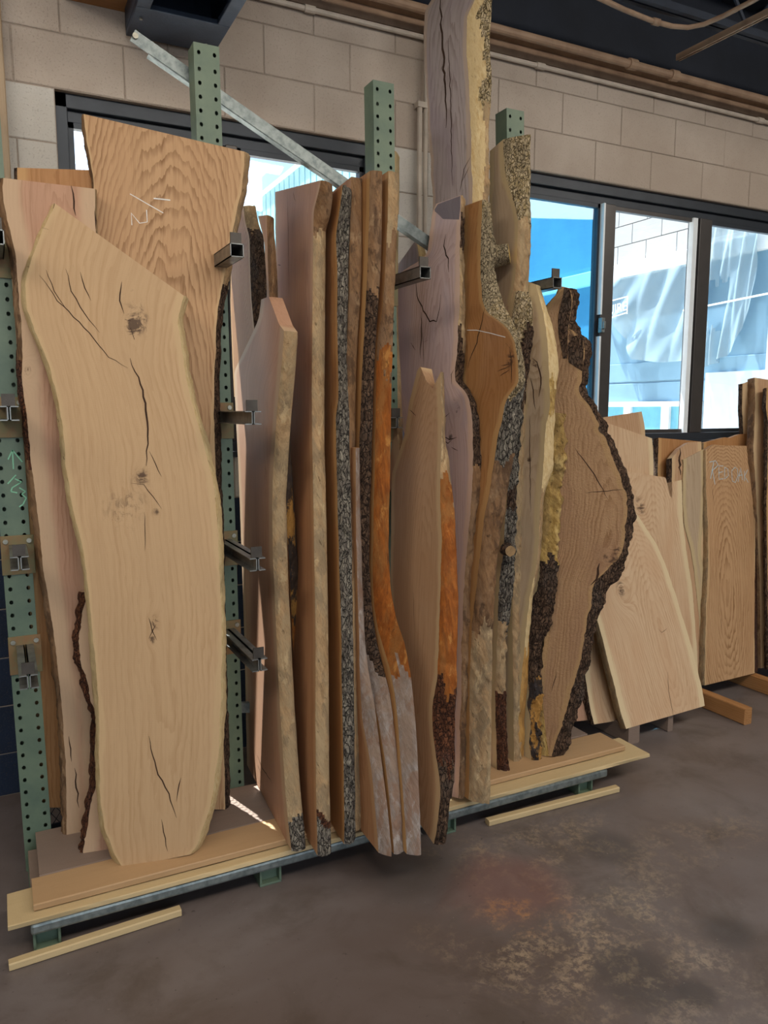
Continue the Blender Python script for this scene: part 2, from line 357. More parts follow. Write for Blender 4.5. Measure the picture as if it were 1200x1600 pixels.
# ------------------------------------------------------------------ slab builder
SEED = [0]
def polyuv(pts, P, n, d, vh):
    a = np.array([on_plane(x, y, P, n)-P for x, y in pts]); u = a@d; v = a@vh
    i = np.argsort(v, kind='stable'); return u[i], v[i]
def grain_attrs(u, v, wd, L, R, H, opt, seed, knots):
    c = (L+R)/2; un = u-c*.75-opt.get('u0', 0)
    for ku, kv, kr in knots:
        e = np.exp(-(((u-ku)/kr)**2+((v-kv)/(kr*1.6))**2)/2); un = un*(1-.75*e)+kr*.5*e
    vc = opt.get('vc', .35)*H; wob = fbm(v*.8+seed*3.1, un*.8+seed, 2)*.035
    depth = opt.get('d0', .03)+opt.get('cath', .05)*((v-vc)/H)**2*1.6+wob+wd
    ring = np.sqrt(un**2+depth**2+1e-5)+fbm(un*6+seed, v*3, 2)*.008
    stain = np.zeros_like(u)
    for ku, kv, kr in knots:
        q = ((u-ku)/kr)**2+((v-kv)/(kr*1.5))**2
        ring = ring+kr*.8*np.exp(-q/2); stain = stain+1.0*np.exp(-q*3)
    return ring, stain, un
def slab(name, label, A, B, yaw, L, R, t=.055, z0=.14, mat='tan', L2=None, R2=None, eL='live', eR='live', bevL=.0, bevR=.0,
         jit=.002, rough=.003, cracks=(), chalk=(), chalkmat='chalk', knots=(), stains=(), top=None, bot=None, opt=None, cat='wood slab', group=None,
         du=.012, dv=.008, parent=None, partname=None, push=0.0, seed=None):
    opt = opt or {}; SEED[0] += 1; seed = SEED[0] if seed is None else seed
    yw = rad(yaw); d = np.array([math.cos(yw), math.sin(yw), 0.0])
    PA = at(A[0], A[1], 2, z0) if len(A) == 2 else at(A[0], A[1], 1, A[2])
    PB = at(B[0], B[1], 1, B[2])
    vh = PB-PA; vh = vh-d*np.dot(vh, d); vh /= np.linalg.norm(vh)
    n = np.cross(d, vh); n /= np.linalg.norm(n)
    PA = PA-n*push
    PBk = PA-n*t
    Ru, Rv = polyuv(R, PA, n, d, vh)
    if isinstance(L, (int, float)):
        k = np.linspace(Rv[0], Rv[-1], 5); sm = np.interp(k, Rv, Ru); co = np.polyfit(k, sm, 1); Lv = np.array([Rv[0], Rv[-1]]); Lu = np.polyval(co, Lv)-L
    else: Lu, Lv = polyuv(L, PA, n, d, vh)
    H = max(Rv[-1], Lv[-1])-min(Rv[0], Lv[0])
    ns = max(8, int(H/dv)); s = np.linspace(0, 1, ns+1)
    vL = Lv[0]+s*(Lv[-1]-Lv[0]); vR = Rv[0]+s*(Rv[-1]-Rv[0])
    def smooth(x, k=5):
        if len(x) < 2*k: return x
        ker = np.ones(k)/k; return np.convolve(np.pad(x, k//2, mode='edge'), ker, 'valid')[:len(x)]
    uL = smooth(np.interp(vL, Lv, Lu)); uR = smooth(np.interp(vR, Rv, Ru))
    if d[1] < -.3:      # keep the back edge clear of the block wall
        uL = np.maximum(uL, (-.07-PA[1]-vL*vh[1])/d[1])
    sawL = eL == 'sawn'; sawR = eR == 'sawn'
    if not sawL: uL = uL+fbm(vL*14+seed*9, vL*0+seed, 4)*jit*2+fbm(vL*90+seed, vL*0+3, 2)*jit*.6
    if not sawR: uR = uR+fbm(vR*14+seed*5, vR*0+seed+40, 4)*jit*2+fbm(vR*90+seed, vR*0+9, 2)*jit*.6
    def back(poly, bev, u, v, sgn, saw, k):
        if poly is not None:
            bu, bv = polyuv(poly, PBk, n, d, vh); b = smooth(np.interp(v, bv, bu))
        else: b = u+sgn*bev
        if not saw: b = b+fbm(v*14+seed*k, v*0+seed+k*7, 4)*jit*2+fbm(v*90+seed+k, v*0+5, 2)*jit*.6
        return b
    uL2 = back(L2, bevL, uL, vL, -1, sawL, 3); uR2 = back(R2, bevR, uR, vR, 1, sawR, 4)
    wid = float(np.mean(uR-uL)); nf = int(min(70, max(4, wid/du))); nb = nf
    ne = max(3, int(t/.006))
    def prof(q, vr):
        dvv = 0*q*vr
        if top: dvv = dvv+np.interp(q, [p[0] for p in top], [p[1] for p in top])*np.clip((vr-.85)/.15, 0, 1)
        if bot: dvv = dvv+np.interp(q, [p[0] for p in bot], [p[1] for p in bot])*np.clip((.15-vr)/.15, 0, 1)
        return dvv
    U = []; V = []; Wd = []; Nn = []
    S = s[:, None]
    q = np.linspace(0, 1, nf+1)[None, :]
    u = uL[:, None]*(1-q)+uR[:, None]*q; v = vL[:, None]*(1-q)+vR[:, None]*q+prof(q, S)
    U.append(u); V.append(v); Wd.append(0*u)
    e = np.linspace(0, 1, ne+1)[None, 1:-1]
    def edge(uf, ub, v, sgn, saw, sd, style):
        u = uf[:, None]*(1-e)+ub[:, None]*e; vv = v[:, None]+0*e
        if not saw:
            amp = rough*(1.8 if 'bark' in style else 1.0)
            bulge = np.sin(np.pi*e)**.7*t*(.16 if 'bark' in style else .08)
            x = e*t*34; y = vv*12
            rid = 1-np.abs(fbm(x+sd, y*1.0+fbm(y*.7, x, 2)*1.2+sd, 3))*2.2
            u = u+sgn*(bulge+amp*rid+amp*.8*fbm(x*3, y*4+sd, 2))
        return u, vv, e*t+0*u
    stR = eR if isinstance(eR, str) else '+'.join(a[1] for a in eR)
    stL = eL if isinstance(eL, str) else '+'.join(a[1] for a in eL)
    u, v, wd_ = edge(uR, uR2, vR, 1, sawR, seed*3.3, stR); U.append(u); V.append(v+prof(np.ones((1, 1)), S)); Wd.append(wd_)
    qb = np.linspace(1, 0, nb+1)[None, :]
    u = uL2[:, None]*(1-qb)+uR2[:, None]*qb; v = vL[:, None]*(1-qb)+vR[:, None]*qb+prof(qb, S); U.append(u); V.append(v); Wd.append(t+0*u)
    u, v, wd_ = edge(uL, uL2, vL, -1, sawL, seed*7.7, stL); U.append(u[:, ::-1]); V.append(v+prof(np.zeros((1, 1)), S)); Wd.append(wd_[:, ::-1])
    U = np.hstack(U); V = np.hstack(V); Wd = np.hstack(Wd); N = U.shape[1]
    P = PA+U[..., None]*d+V[..., None]*vh-Wd[..., None]*n
    kn = []
    for k in knots:
        a = on_plane(k[0], k[1], PA, n)-PA; kn.append((a@d, a@vh, k[2]))
    ring, stain, un = grain_attrs(U, V, Wd, uL[:, None], uR[:, None], H, opt, seed, kn)
    for sx, sy, sr_, sa in stains:
        a = on_plane(sx, sy, PA, n)-PA; stain = stain+sa*np.exp(-(((U-a@d)/sr_)**2+((V-a@vh)/(sr_*1.5))**2))
    sap = np.minimum(np.minimum(U-uL[:, None]+(1 if sawL else 0), uR[:, None]-U+(1 if sawR else 0)), 1.0)
    G = np.stack([un+seed*1.7, V+seed*.9, Wd], -1)
    base = PA.copy(); base[2] = P[..., 2].min()
    Pf = (P-base).reshape(-1, 3); idx = np.arange((ns+1)*N).reshape(ns+1, N); idn = np.roll(idx, -1, 1)
    quads = np.stack([idx[:-1], idn[:-1], idn[1:], idx[1:]], -1)    # (ns, N, 4)
    colsR = np.arange(nf, nf+ne); c0 = nf+1+(ne-1)+nb; colsL = np.arange(c0, c0+ne)
    A1, A2, A3 = ring.reshape(-1), sap.reshape(-1), stain.reshape(-1); Gf = G.reshape(-1, 3)
    def mk(nm, qs, mat_, par, extra=(), sm=False):
        qs = qs.reshape(-1, 4); used = np.unique(np.concatenate([qs.reshape(-1)]+[np.array(x) for x in extra])) if len(extra) else np.unique(qs)
        mp = np.zeros(Pf.shape[0], int); mp[used] = np.arange(len(used))
        fs = mp[qs].tolist()+[mp[np.array(x)].tolist() for x in extra]
        m = bpy.data.meshes.new(nm); m.from_pydata(Pf[used].tolist(), [], fs); m.materials.append(mat_)
        for an, arr in (('ring', A1), ('sap', A2), ('stain', A3)):
            a = m.attributes.new(an, 'FLOAT', 'POINT'); a.data.foreach_set('value', arr[used].astype(np.float32))
        a = m.attributes.new('g', 'FLOAT_VECTOR', 'POINT'); a.data.foreach_set('vector', Gf[used].astype(np.float32).ravel())
        if sm: m.polygons.foreach_set('use_smooth', [True]*len(m.polygons))
        o = bpy.data.objects.new(nm, m); link(o, par); return o
    keep = np.ones(N, bool)
    if not sawR: keep[colsR] = False
    if not sawL: keep[colsL] = False
    caps = []
    bk = lambda k: nf+ne+(nf-k)            # back column facing front column k
    for row, rev in ((0, True), (-1, False)):
        ix = idx[row]; pol = [[ix[k], ix[k+1], ix[bk(k+1)], ix[bk(k)]] for k in range(nf)]
        pol.append([ix[k] for k in range(nf, nf+ne+1)]); pol.append([ix[k % N] for k in range(bk(0), bk(0)+ne+1)])
        for p_ in pol: caps.append(np.array(p_[::-1] if rev else p_))
    root = mk(partname or name, quads[:, keep], W[mat] if mat in W else Bk[mat], parent, caps)
    root.location = base if parent is None else tuple(base-np.array(parent.location))
    if parent is None and not partname: tag(root, label, cat, group)
    childof = root
    for cols, st, saw, v_ in ((colsR, eR, sawR, vR), (colsL, eL, sawL, vL)):
        if saw: continue
        if isinstance(st, str): st = [(-1e9, st)]
        # st listed from the top: (py where it starts, style)
        lim = []
        for py, nm in st:
            if py < -1e8: lim.append(1e9)
            else: lim.append(float((on_plane(R[len(R)//2][0], py, PA, n)-PA)@vh))
        vm = (v_[:-1, None]+fbm(cols[None, :]*.28+seed, v_[:-1, None]*9, 3)*.13)
        for i, (py, nm) in enumerate([(a, b_) for a, b_ in st]):
            lo = lim[i+1] if i+1 < len(lim) else -1e9
            msk = (vm < lim[i]) & (vm >= lo)
            parts_ = [(nm, msk)]
            if '|' in nm:
                f_ = (cols-cols[0]+.5)[None, :]/len(cols)+fbm(v_[:-1, None]*9+seed, cols[None, :]*.3, 3)*.35; a_, b_ = nm.split('|'); parts_ = [(a_, msk & (f_ < .5)), (b_, msk & (f_ >= .5))]
            for nm, msk in parts_:
              qs = quads[:, cols][msk]
              if len(qs): mk('bark' if 'bark' in nm else 'live_edge', qs, Bk[nm], childof, sm=('bark' not in nm))
    # cracks and chalk: thin ribbons lying on the sawn face
    def ribbon(pts, w0, taper, off):
        a = [on_plane(x, y, PA, n) for x, y in pts]
        fine = []
        for p, q_ in zip(a, a[1:]):
            k = max(1, int(np.linalg.norm(q_-p)/.02))
            for j in range(k): fine.append(p+(q_-p)*j/k)
        fine.append(a[-1]); m = len(fine); vs = []; fs = []
        for j, p in enumerate(fine):
            tg = fine[min(j+1, m-1)]-fine[max(j-1, 0)]; tg /= (np.linalg.norm(tg)+1e-9); sd = np.cross(tg, n)
            f = j/(m-1); wv_ = w0*(math.sin(math.pi*min(max(f, .02), .98))**.6 if taper else 1)
            wg = (random.random()-.5)*w0*(1.2 if taper else .15)
            for sg in (-1, 1): vs.append(tuple(p+sd*(sg*wv_/2+wg)+n*off-base))
        for j in range(m-1): fs.append((2*j, 2*j+1, 2*j+3, 2*j+2))
        return vs, fs
    def strokes(lst, nm, mt, taper, off, per=False):
        vs, fs = [], []
        for c in lst:
            w0, pts = c; a, b = ribbon(pts, w0, taper, off); k = len(vs); vs += a; fs += [tuple(i+k for i in x) for x in b]
            if per: mesh_obj(nm, vs, fs, mt, childof); vs, fs = [], []
        if vs: mesh_obj(nm, vs, fs, mt, childof)
    if cracks: strokes(cracks, 'crack', M['crack'], True, .0007, True)
    if chalkmat == 'bluechalk': chalk = [(w_, sh(p_, -4)) for w_, p_ in chalk]
    if chalk: strokes(chalk, 'chalk_mark', M[chalkmat], False, .0012)
    root['_'] = 0; del root['_']
    return root

def patch(parent, pname, A, B, yaw, L, R, mat, z0=.14, t=.004, proud=.0025, **k):
    o = slab('x', None, A, B, yaw, L, R, t=t, mat=mat, z0=z0, eL='sawn', eR='sawn', partname=pname, push=-proud, dv=.012, **k)
    bpy.context.view_layer.update(); mw = o.matrix_world.copy(); o.parent = parent; o.matrix_parent_inverse = parent.matrix_world.inverted(); o.matrix_world = mw
    return o

def wbox(name, c, size, mat, rotz=0, parent=None, rx=0, seed=None, chip=.002, along=0):
    """a plank: long axis local x, with slightly uneven arrises and grain attributes"""
    lx, ly, lz = size; seed = seed or random.random()*50
    nx = max(6, int(lx/.04)); xs = np.linspace(-lx/2, lx/2, nx+1)
    b = min(.004, lz*.15)
    sec = [(-ly/2+b, -lz/2), (ly/2-b, -lz/2), (ly/2, -lz/2+b), (ly/2, lz/2-b), (ly/2-b, lz/2), (-ly/2+b, lz/2), (-ly/2, lz/2-b), (-ly/2, -lz/2+b)]
    vs = []; 
    for i, x in enumerate(xs):
        for j, (y, z) in enumerate(sec):
            k = fbm(np.array(x*9+seed), np.array(j*3.3+seed), 3)*chip
            vs.append((x, y+float(k)*(1 if y > 0 else -1), z+float(k)*.5))
    fs = []
    for i in range(nx):
        for j in range(8): a = i*8+j; b_ = i*8+(j+1) % 8; fs.append((a, a+8, b_+8, b_))
    fs.append(tuple(range(8))); fs.append(tuple(nx*8+j for j in range(8))[::-1])
    o = mesh_obj(name, vs, fs, W[mat], parent); m = o.data
    v = np.array(vs); u = v[:, 1]; ln = v[:, 0]
    ring = np.sqrt((u-.03)**2+(v[:, 2]+.05+.03*np.sin(ln*1.3+seed))**2)
    for an, arr in (('ring', ring), ('sap', np.ones(len(v))), ('stain', np.zeros(len(v)))):
        a = m.attributes.new(an, 'FLOAT', 'POINT'); a.data.foreach_set('value', arr.astype(np.float32))
    G = np.stack([u+seed, ln+seed, v[:, 2]], -1); a = m.attributes.new('g', 'FLOAT_VECTOR', 'POINT'); a.data.foreach_set('vector', G.astype(np.float32).ravel())
    o.location = c; o.rotation_euler = (rx, 0, rotz); return o
random.seed(3)
exec_parts = []

# ------------------------------------------------------------------ structure
ZW0, ZW1 = 1.399, 2.82                 # sill and head of both windows
WL = (0.275, 1.66); WR = (2.50, 5.60)
bl = MB(); bl.box(-4.5, 9.0, -9.0, 0.2, -.08, 0.0)
fl = bl.build('floor', M['floor']); tag(fl, kind='structure')
wb = MB()
for x0, x1, z0, z1 in ((-1.8, WL[0], 0, 3.34), (WL[0], WL[1], 0, ZW0), (WL[0], WL[1], ZW1, 3.34), (WL[1], WR[0], 0, 3.34),
                       (WR[0], WR[1], 0, ZW0), (WR[0], WR[1], ZW1, 3.34), (WR[1], 6.0, 0, 3.34)):
    wb.box(x0, x1, .0045, .2, z0, z1)
wall = wb.build('wall_back', M['mortar']); tag(wall, kind='structure')
cache = {}
CH = .203; CW = .406; J = .0025
for k in range(-14, 3):
    z0 = ZW1+k*CH; z1 = min(z0+CH, 3.34); z0c = max(z0, 0)
    off = (.30 if k % 2 == 0 else .50)
    x = -1.8-CW+((1.12 if k % 2 == 0 else 1.295) % CW)
    while x < 6.0:
        a, b = max(x, -1.8), min(x+CW, 6.0); x += CW
        segs = [(a, b)]
        if z0 >= ZW0-.01 and z0 < ZW1-.05:
            for wx in (WL, WR):
                ns_ = []
                for s0, s1 in segs:
                    if s1 <= wx[0] or s0 >= wx[1]: ns_.append((s0, s1)); continue
                    if s0 < wx[0]: ns_.append((s0, wx[0]))
                    if s1 > wx[1]: ns_.append((wx[1], s1))
                segs = ns_
        for s0, s1 in segs:
            if s1-s0 < .03: continue
            navy = z1 < 1.25; key = (round(s1-s0, 3), round(z1-z0c, 3), navy)
            if key not in cache:
                m = MB(); L_, H_ = key[0], key[1]; g = J
                m.v = [(g, .03, g), (L_-g, .03, g), (L_-g, .03, H_-g), (g, .03, H_-g), (g, .0025, g), (L_-g, .0025, g), (L_-g, .0025, H_-g), (g, .0025, H_-g),
                       (g+.003, 0, g+.003), (L_-g-.003, 0, g+.003), (L_-g-.003, 0, H_-g-.003), (g+.003, 0, H_-g-.003)]
                m.f = [(0, 1, 5, 4), (1, 2, 6, 5), (2, 3, 7, 6), (3, 0, 4, 7), (4, 5, 9, 8), (5, 6, 10, 9), (6, 7, 11, 10), (7, 4, 8, 11), (8, 9, 10, 11)]
                me = bpy.data.meshes.new('block'); me.from_pydata(m.v, [], m.f); me.materials.append(M['blocknavy'] if navy else (M['block_lit'] if z0 < ZW1-.05 else M['block'])); cache[key] = me
            me = cache[key]
            if not navy and (z0 < ZW1-.05) != (me.materials[0].name == M['block_lit'].name):
                k2 = key+(z0 < ZW1-.05,)
                if k2 not in cache:
                    me2 = me.copy(); me2.materials[0] = M['block_lit'] if z0 < ZW1-.05 else M['block']; cache[k2] = me2
                me = cache[k2]
            o = bpy.data.objects.new('block', me); o.location = (s0, random.uniform(-.0012, .0012), z0c); link(o, wall)
# ceiling: ribbed deck
cb = MB(); x = -4.5
while x < 9: cb.box(x, x+.11, -8.0, .2, 3.93, 3.97); cb.box(x+.11, x+.15, -8.0, .2, 3.97, 4.0); x += .15
ce = cb.build('ceiling', M['ceil']); tag(ce, kind='structure')
# strip above the blocks that carries the deck
tb = MB(); tb.box(-1.8, 6.0, .03, .2, 3.345, 3.95)
tr = tb.build('trim_1', M['ceil']); tag(tr, kind='structure')
tb = MB(); tb.box(-1.8, 6.0, -.05, .2, 3.405, 3.418).box(-1.8, 6.0, .0, .03, 3.345, 3.405)
tr = tb.build('trim_2', M['tanpaint']); tag(tr, kind='structure')

lw_ = MB().box(-3.5, -3.4, -7.9, .0, 0, 3.9).box(-3.5, -1.8, 0, .2, 0, 3.9); tag(lw_.build('wall_left', M['block_lit']), kind='structure')
rw_ = MB().box(-3.5, -2.6, -8.0, -7.9, 0, 3.9).box(3.6, 9.0, -8.0, -7.9, 0, 3.9).box(-2.6, 3.6, -8.0, -7.9, 3.6, 3.9); tag(rw_.build('wall_rear', M['block_lit']), kind='structure')
tag(MB().box(8.9, 9.0, -7.9, .2, 0, 3.9).box(6.0, 8.9, 0, .2, 0, 3.9).build('wall_right', M['block_lit']), kind='structure')

# windows
def window(name, x0, x1, mulls, tints):
    z0, z1 = ZW0, ZW1; m = MB(); y0, y1 = .03, .14
    m.box(x0, x1, y0, y1, z1-.055, z1).box(x0, x1, y0, y1, z0, z0+.05).box(x0, x0+.045, y0, y1, z0, z1).box(x1-.045, x1, y0, y1, z0, z1)
    m.box(x0+.045, x1-.045, y0+.025, y1-.02, z1-.10, z1-.055)
    r = m.build(name, M['frame'], bevel=.003); tag(r, kind='structure')
    s = MB(); s.box(x0-.0, x1+.0, -.015, y0, z0-.02, z0+.005).build('window_sill', M['frame'], r)
    edges = [x0+.045]
    for mx, mw in mulls:
        q = MB(); q.box(mx-mw/2, mx+mw/2, y0-.005, y1-.02, z0+.05, z1-.10); q.build('mullion', M['mull'], r, bevel=.003)
        edges += [mx-mw/2, mx+mw/2]
    edges.append(x1-.045)
    for i in range(0, len(edges), 2):
        a, b = edges[i], edges[i+1]
        sf = MB(); w_ = .022
        sf.box(a, a+w_, y0+.02, y0+.05, z0+.05, z1-.1).box(b-w_, b, y0+.02, y0+.05, z0+.05, z1-.1).box(a, b, y0+.02, y0+.05, z0+.05, z0+.05+w_).box(a, b, y0+.02, y0+.05, z1-.1-w_, z1-.1)
        sf.build('sash', M['frame'] if i % 4 == 0 else M['mull'], r)
        g = MB(); g.box(a+.01, b-.01, y0+.032, y0+.037, z0+.06, z1-.11); g.build('pane', M[tints[i//2]], r)
    return r
window('window_1', WL[0], WL[1], [(.68, .05), (.975, .05)], ['glass', 'glass', 'glass'])
w2 = window('window_2', WR[0], WR[1], [(3.115, .085), (3.87, .10), (4.95, .10)], ['glassblue', 'glass', 'glass', 'glass'])
lk = MB(); lk.box(3.062, 3.085, .0, .03, 2.02, 2.10).box(3.066, 3.081, -.012, .0, 2.04, 2.08); lk.build('latch', M['galv'], w2, bevel=.002)
wl = MB(); wl.box(3.775, 3.81, .035, .07, ZW0+.05, ZW1-.1); wl.build('white_stile', M['white'], w2)
wl = MB(); wl.box(3.066, 3.078, .02, .05, ZW0+.05, 2.0).box(3.066, 3.078, .02, .05, 2.12, ZW1-.1); wl.build('white_stile', M['white'], w2)

# ------------------------------------------------------------------ outside
eg = MB(); eg.box(-12, 14, .2, 40, -.12, -.02); e = eg.build('ground', simple('outside_concrete', 'b9b6ae', .9, var=.05, scale=2)); tag(e, kind='structure')
XW = 6.0
wing = empty('neighbouring_building', (XW, .25, 0)); tag(wing, 'building outside the windows with white block and pale cyan corrugated siding', 'building')
def wp(name, mb, mat, **k):
    mb.v = [(a-XW, b-.25, c) for a, b, c in mb.v]; return mb.build(name, mat, wing, **k)
wp('panel_wall', MB().box(XW, XW+.3, .25, 3.4, -.1, 2.95), M['extblue'])
wp('panel_wall', MB().box(XW, XW+.3, 3.4, 26, -.1, 3.10), M['extblue'])
wp('ledge', MB().box(XW-.06, XW+.3, .25, 9, 2.95, 3.10), M['white'], bevel=.01)
bm_ = MB(); z = 3.10; r_ = 0
while z < 6.3:
    y = .25-(.2 if r_ % 2 else 0)
    while y < 3.4:
        bm_.box(XW, XW+.3, max(y, .25)+.004, min(y+.40, 3.4)-.004, z+.004, z+.196)
        y += .4
    z += .2; r_ += 1
wp('block_wall', bm_, M['extblock']).__setitem__('kind', 'stuff')
wp('panel_wall', MB().box(XW, XW+.3, 3.4, 7.4, 3.1, 6.62), M['extblue'])
bm_ = MB(); y = 7.4
while y < 26: bm_.box(XW-.03, XW+.3, y, y+.26, 3.10, 6.64).box(XW+.0, XW+.3, y+.26, y+.32, 3.10, 6.64); y += .32
wp('corrugated_siding', bm_, M['siding']).__setitem__('kind', 'stuff')
wp('roof_edge', MB().box(XW-.08, XW+.35, .25, 26, 6.62, 6.70), M['white'])
for z in (1.86, 2.07): wp('siding_board', MB().box(XW-.015, XW, .6, 3.35, z-.19, z), M['extblue'], bevel=.004)
for ya, yb in ((2.82, 3.3), (2.30, 2.72), (1.88, 2.20)):
    f = wp('window', MB().box(XW-.05, XW, ya-.05, yb+.05, 1.62, 1.67).box(XW-.05, XW, ya-.05, yb+.05, .9, .95).box(XW-.05, XW, ya-.05, ya, .95, 1.62).box(XW-.05, XW, yb, yb+.05, .95, 1.62), M['white'])
    pn = MB().box(XW-.02, XW-.012, ya, yb, .95, 1.62); pn.v = [(a-XW, b-.25, c) for a, b, c in pn.v]; pn.build('pane', simple('outside_blue_glass', '6fb4cf', .1, var=.05), f)
# torn plastic sheet hung from the ledge
def sheet(name, ys, ztop, zbots, holes=()):
    ny, nz = 60, 44; v = []; f = []
    for i in range(ny+1):
        fy = i/ny; y = ys[0]+(ys[1]-ys[0])*fy; zb = np.interp(fy, np.linspace(0, 1, len(zbots)), zbots)
        for j in range(nz+1):
            fz = j/nz; z = ztop+(zb-ztop)*fz
            v.append((XW-.075-.05*abs(math.sin(fy*17+fz*3.2*math.sin(fy*3)))*(.3+fz)-.02*math.sin(fz*9+fy*23), y, z))
    for i in range(ny):
        for j in range(nz):
            fy, fz = (i+.5)/ny, (j+.5)/nz
            if any(((fy-a)/ra)**2+((fz-b)/rb)**2+.35*math.sin(fy*41+fz*17) < 1 for a, b, ra, rb in holes): continue
            a = i*(nz+1)+j; f.append((a, a+1, a+nz+2, a+nz+1))
    o = mesh_obj(name, v, f, M['plastic'], None, True, (XW-.08, ys[0], ztop-.5)); return o
tp = sheet('plastic_sheet', (3.35, 1.92), 2.95, (2.95, 2.55, 2.1, 2.05, 2.05)); tag(tp, 'clear plastic sheet with lettering hanging outside the middle window pane', 'plastic sheet')
tp2 = sheet('plastic_sheet', (1.86, 1.25), 3.4, (1.95, 2.0, 2.1, 2.6), [(.35, .62, .22, .16)]); tag(tp2, 'torn plastic sheet flapping outside the right window pane', 'plastic sheet')
def textmesh(body, size, name, mat, mw, parent=None, ext=.002):
    c = bpy.data.curves.new(name, 'FONT'); c.body = body; c.size = size; c.extrude = ext; c.align_x = 'LEFT'
    t_ = bpy.data.objects.new('tmp', c); COL.objects.link(t_)
    me = bpy.data.meshes.new_from_object(t_.evaluated_get(bpy.context.evaluated_depsgraph_get())); bpy.data.objects.remove(t_)
    me.name = name; me.materials.clear(); me.materials.append(mat); o = bpy.data.objects.new(name, me); COL.objects.link(o)
    if parent: o.parent = parent; o.matrix_parent_inverse = parent.matrix_world.inverted()
    o.matrix_world = mw; return o
bpy.context.view_layer.update()
mw = Matrix(((0, 0, -1, XW-.16), (-1, 0, 0, 3.09), (0, 1, 0, 2.575), (0, 0, 0, 1)))@Matrix.Rotation(rad(4), 4, 'Z')
textmesh('QUIRE', .13, 'lettering', M['white'], mw, tp)
lb = MB(); q = lambda y, z: (XW-.16, y, z)
for a, b in (((3.12, 2.71), (2.71, 2.735)), ((2.71, 2.735), (2.71, 2.56)), ((2.71, 2.575), (3.12, 2.53))): lb.bar(q(*a), q(*b), .012, .004, (1, 0, 0))
lb.v = [(a-tp.location.x, b-tp.location.y, c-tp.location.z) for a, b, c in lb.v]; lb.build('lettering', M['white'], tp)
wp('white_post', MB().box(XW-.09, XW-.01, .55, 1.12, 1.9, 4.2), M['white'])
wp('cloudy_panel', MB().box(XW-.05, XW-.01, .55, 1.78, .9, 1.93), simple('cloudy_white_panel', 'c4d2dd', .6, var=.04, scale=3))
wp('cable', MB().tube([(XW-.3, 1.85, 2.49), (XW-.3, .3, 2.56)], .008, 6), M['white'])

cn = MB().box(2.35, 5.95, .2, .80, 3.35, 3.43).box(2.35, 5.95, .77, .80, 3.30, 3.35); cn.v = [(a-4.15, b-.2, c-3.3) for a, b, c in cn.v]  # added panel out of view, keeps sun through the right window off the floor
o = cn.build('sun_blocker', M['white']); o.location = (4.15, .2, 3.3); tag(o, 'unseen flat sun blocker added outside above the right window', 'sun blocker')

# ------------------------------------------------------------------ overhead
m = MB().tube([(-1.8, -.02, 3.318), (6.0, -.02, 3.318)], .012, 10)
for x in (1.30, 2.55, 4.2): m.disc((x, -.02, 3.318), (1, 0, 0), .017, .05, 10)
tag(m.build('wall_conduit', M['whitepipe'], origin=(0, -.02, 3.318)), 'thin white conduit running along the top course of blocks', 'conduit')
m = MB().tube([(1.1, -.14, 3.375), (6.0, -.14, 3.375)], .020, 12)
for x in (2.0, 3.35, 3.05): m.disc((x, -.14, 3.375), (1, 0, 0), .028, .05, 12)
tag(m.build('overhead_pipe', M['tanpaint'], origin=(0, -.14, 3.375), smooth=False), 'thick tan painted pipe above the thin white conduit', 'pipe')
for yj, lab in ((-.42, 'dark open web steel joist nearest the block wall'), (-1.6, 'dark open web steel joist further out under the deck')):
    j = empty('steel_joist', (0, yj, 3.5)); tag(j, lab, 'joist')
    mk_ = lambda nm, mb, mat=M['joist']: mb.build(nm, mat, j)
    mk_('bottom_chord', MB().box(-1.8, 9, -.03, -.005, .0, .035).box(-1.8, 9, .005, .03, 0, .035))
    mk_('top_chord', MB().box(-1.8, 9, -.03, .03, .39, .425))
    x = -1.8; up_ = False
    while x < 8.7:
        mk_('web_rod', MB().tube([(x, 0, .39 if up_ else .02), (x+.3, 0, .02 if up_ else .39)], .011, 6)); x += .3; up_ = not up_
pts = [at(px, py, 2, z) for px, py, z in ((930, -6, 3.46), (975, 15, 3.46), (1020, 33, 3.46), (1050, 41, 3.46), (1075, 43, 3.46), (1100, 38, 3.46), (1130, 25, 3.46), (1175, 2, 3.46), (1230, -30, 3.46))]
m = MB().tube(pts, .012, 8); m.disc(pts[2], np.array(pts[3])-pts[2], .017, .04, 8)
c0 = tuple(pts[0]); m.v = [tuple(np.array(v)-c0) for v in m.v]; o = m.build('bent_conduit', M['tanpaint'], smooth=True); o.location = c0; tag(o, 'tan conduit bending in a curve below the dark ceiling', 'conduit')
p0, p1 = at(1057, 90, 2, 3.45), at(1230, 3, 2, 3.45); n_ = np.array([.0, 0, .02])
m = MB().bar(tuple(p0), tuple(p1), .008, .03).bar(tuple(p0+[.02, .0, 0]), tuple(p1+[.02, 0, 0]), .008, .03)
for k in range(9): m.bar(tuple(p0+(p1-p0)*(k+.3)/9), tuple(p0+(p1-p0)*(k+.3)/9+[.022, 0, 0]), .02, .02)
m.v = [tuple(np.array(v)-p0) for v in m.v]; o = m.build('slotted_strut', M['tanpaint']); o.location = tuple(p0); tag(o, 'tan slotted strut slanting under the dark ceiling', 'strut')
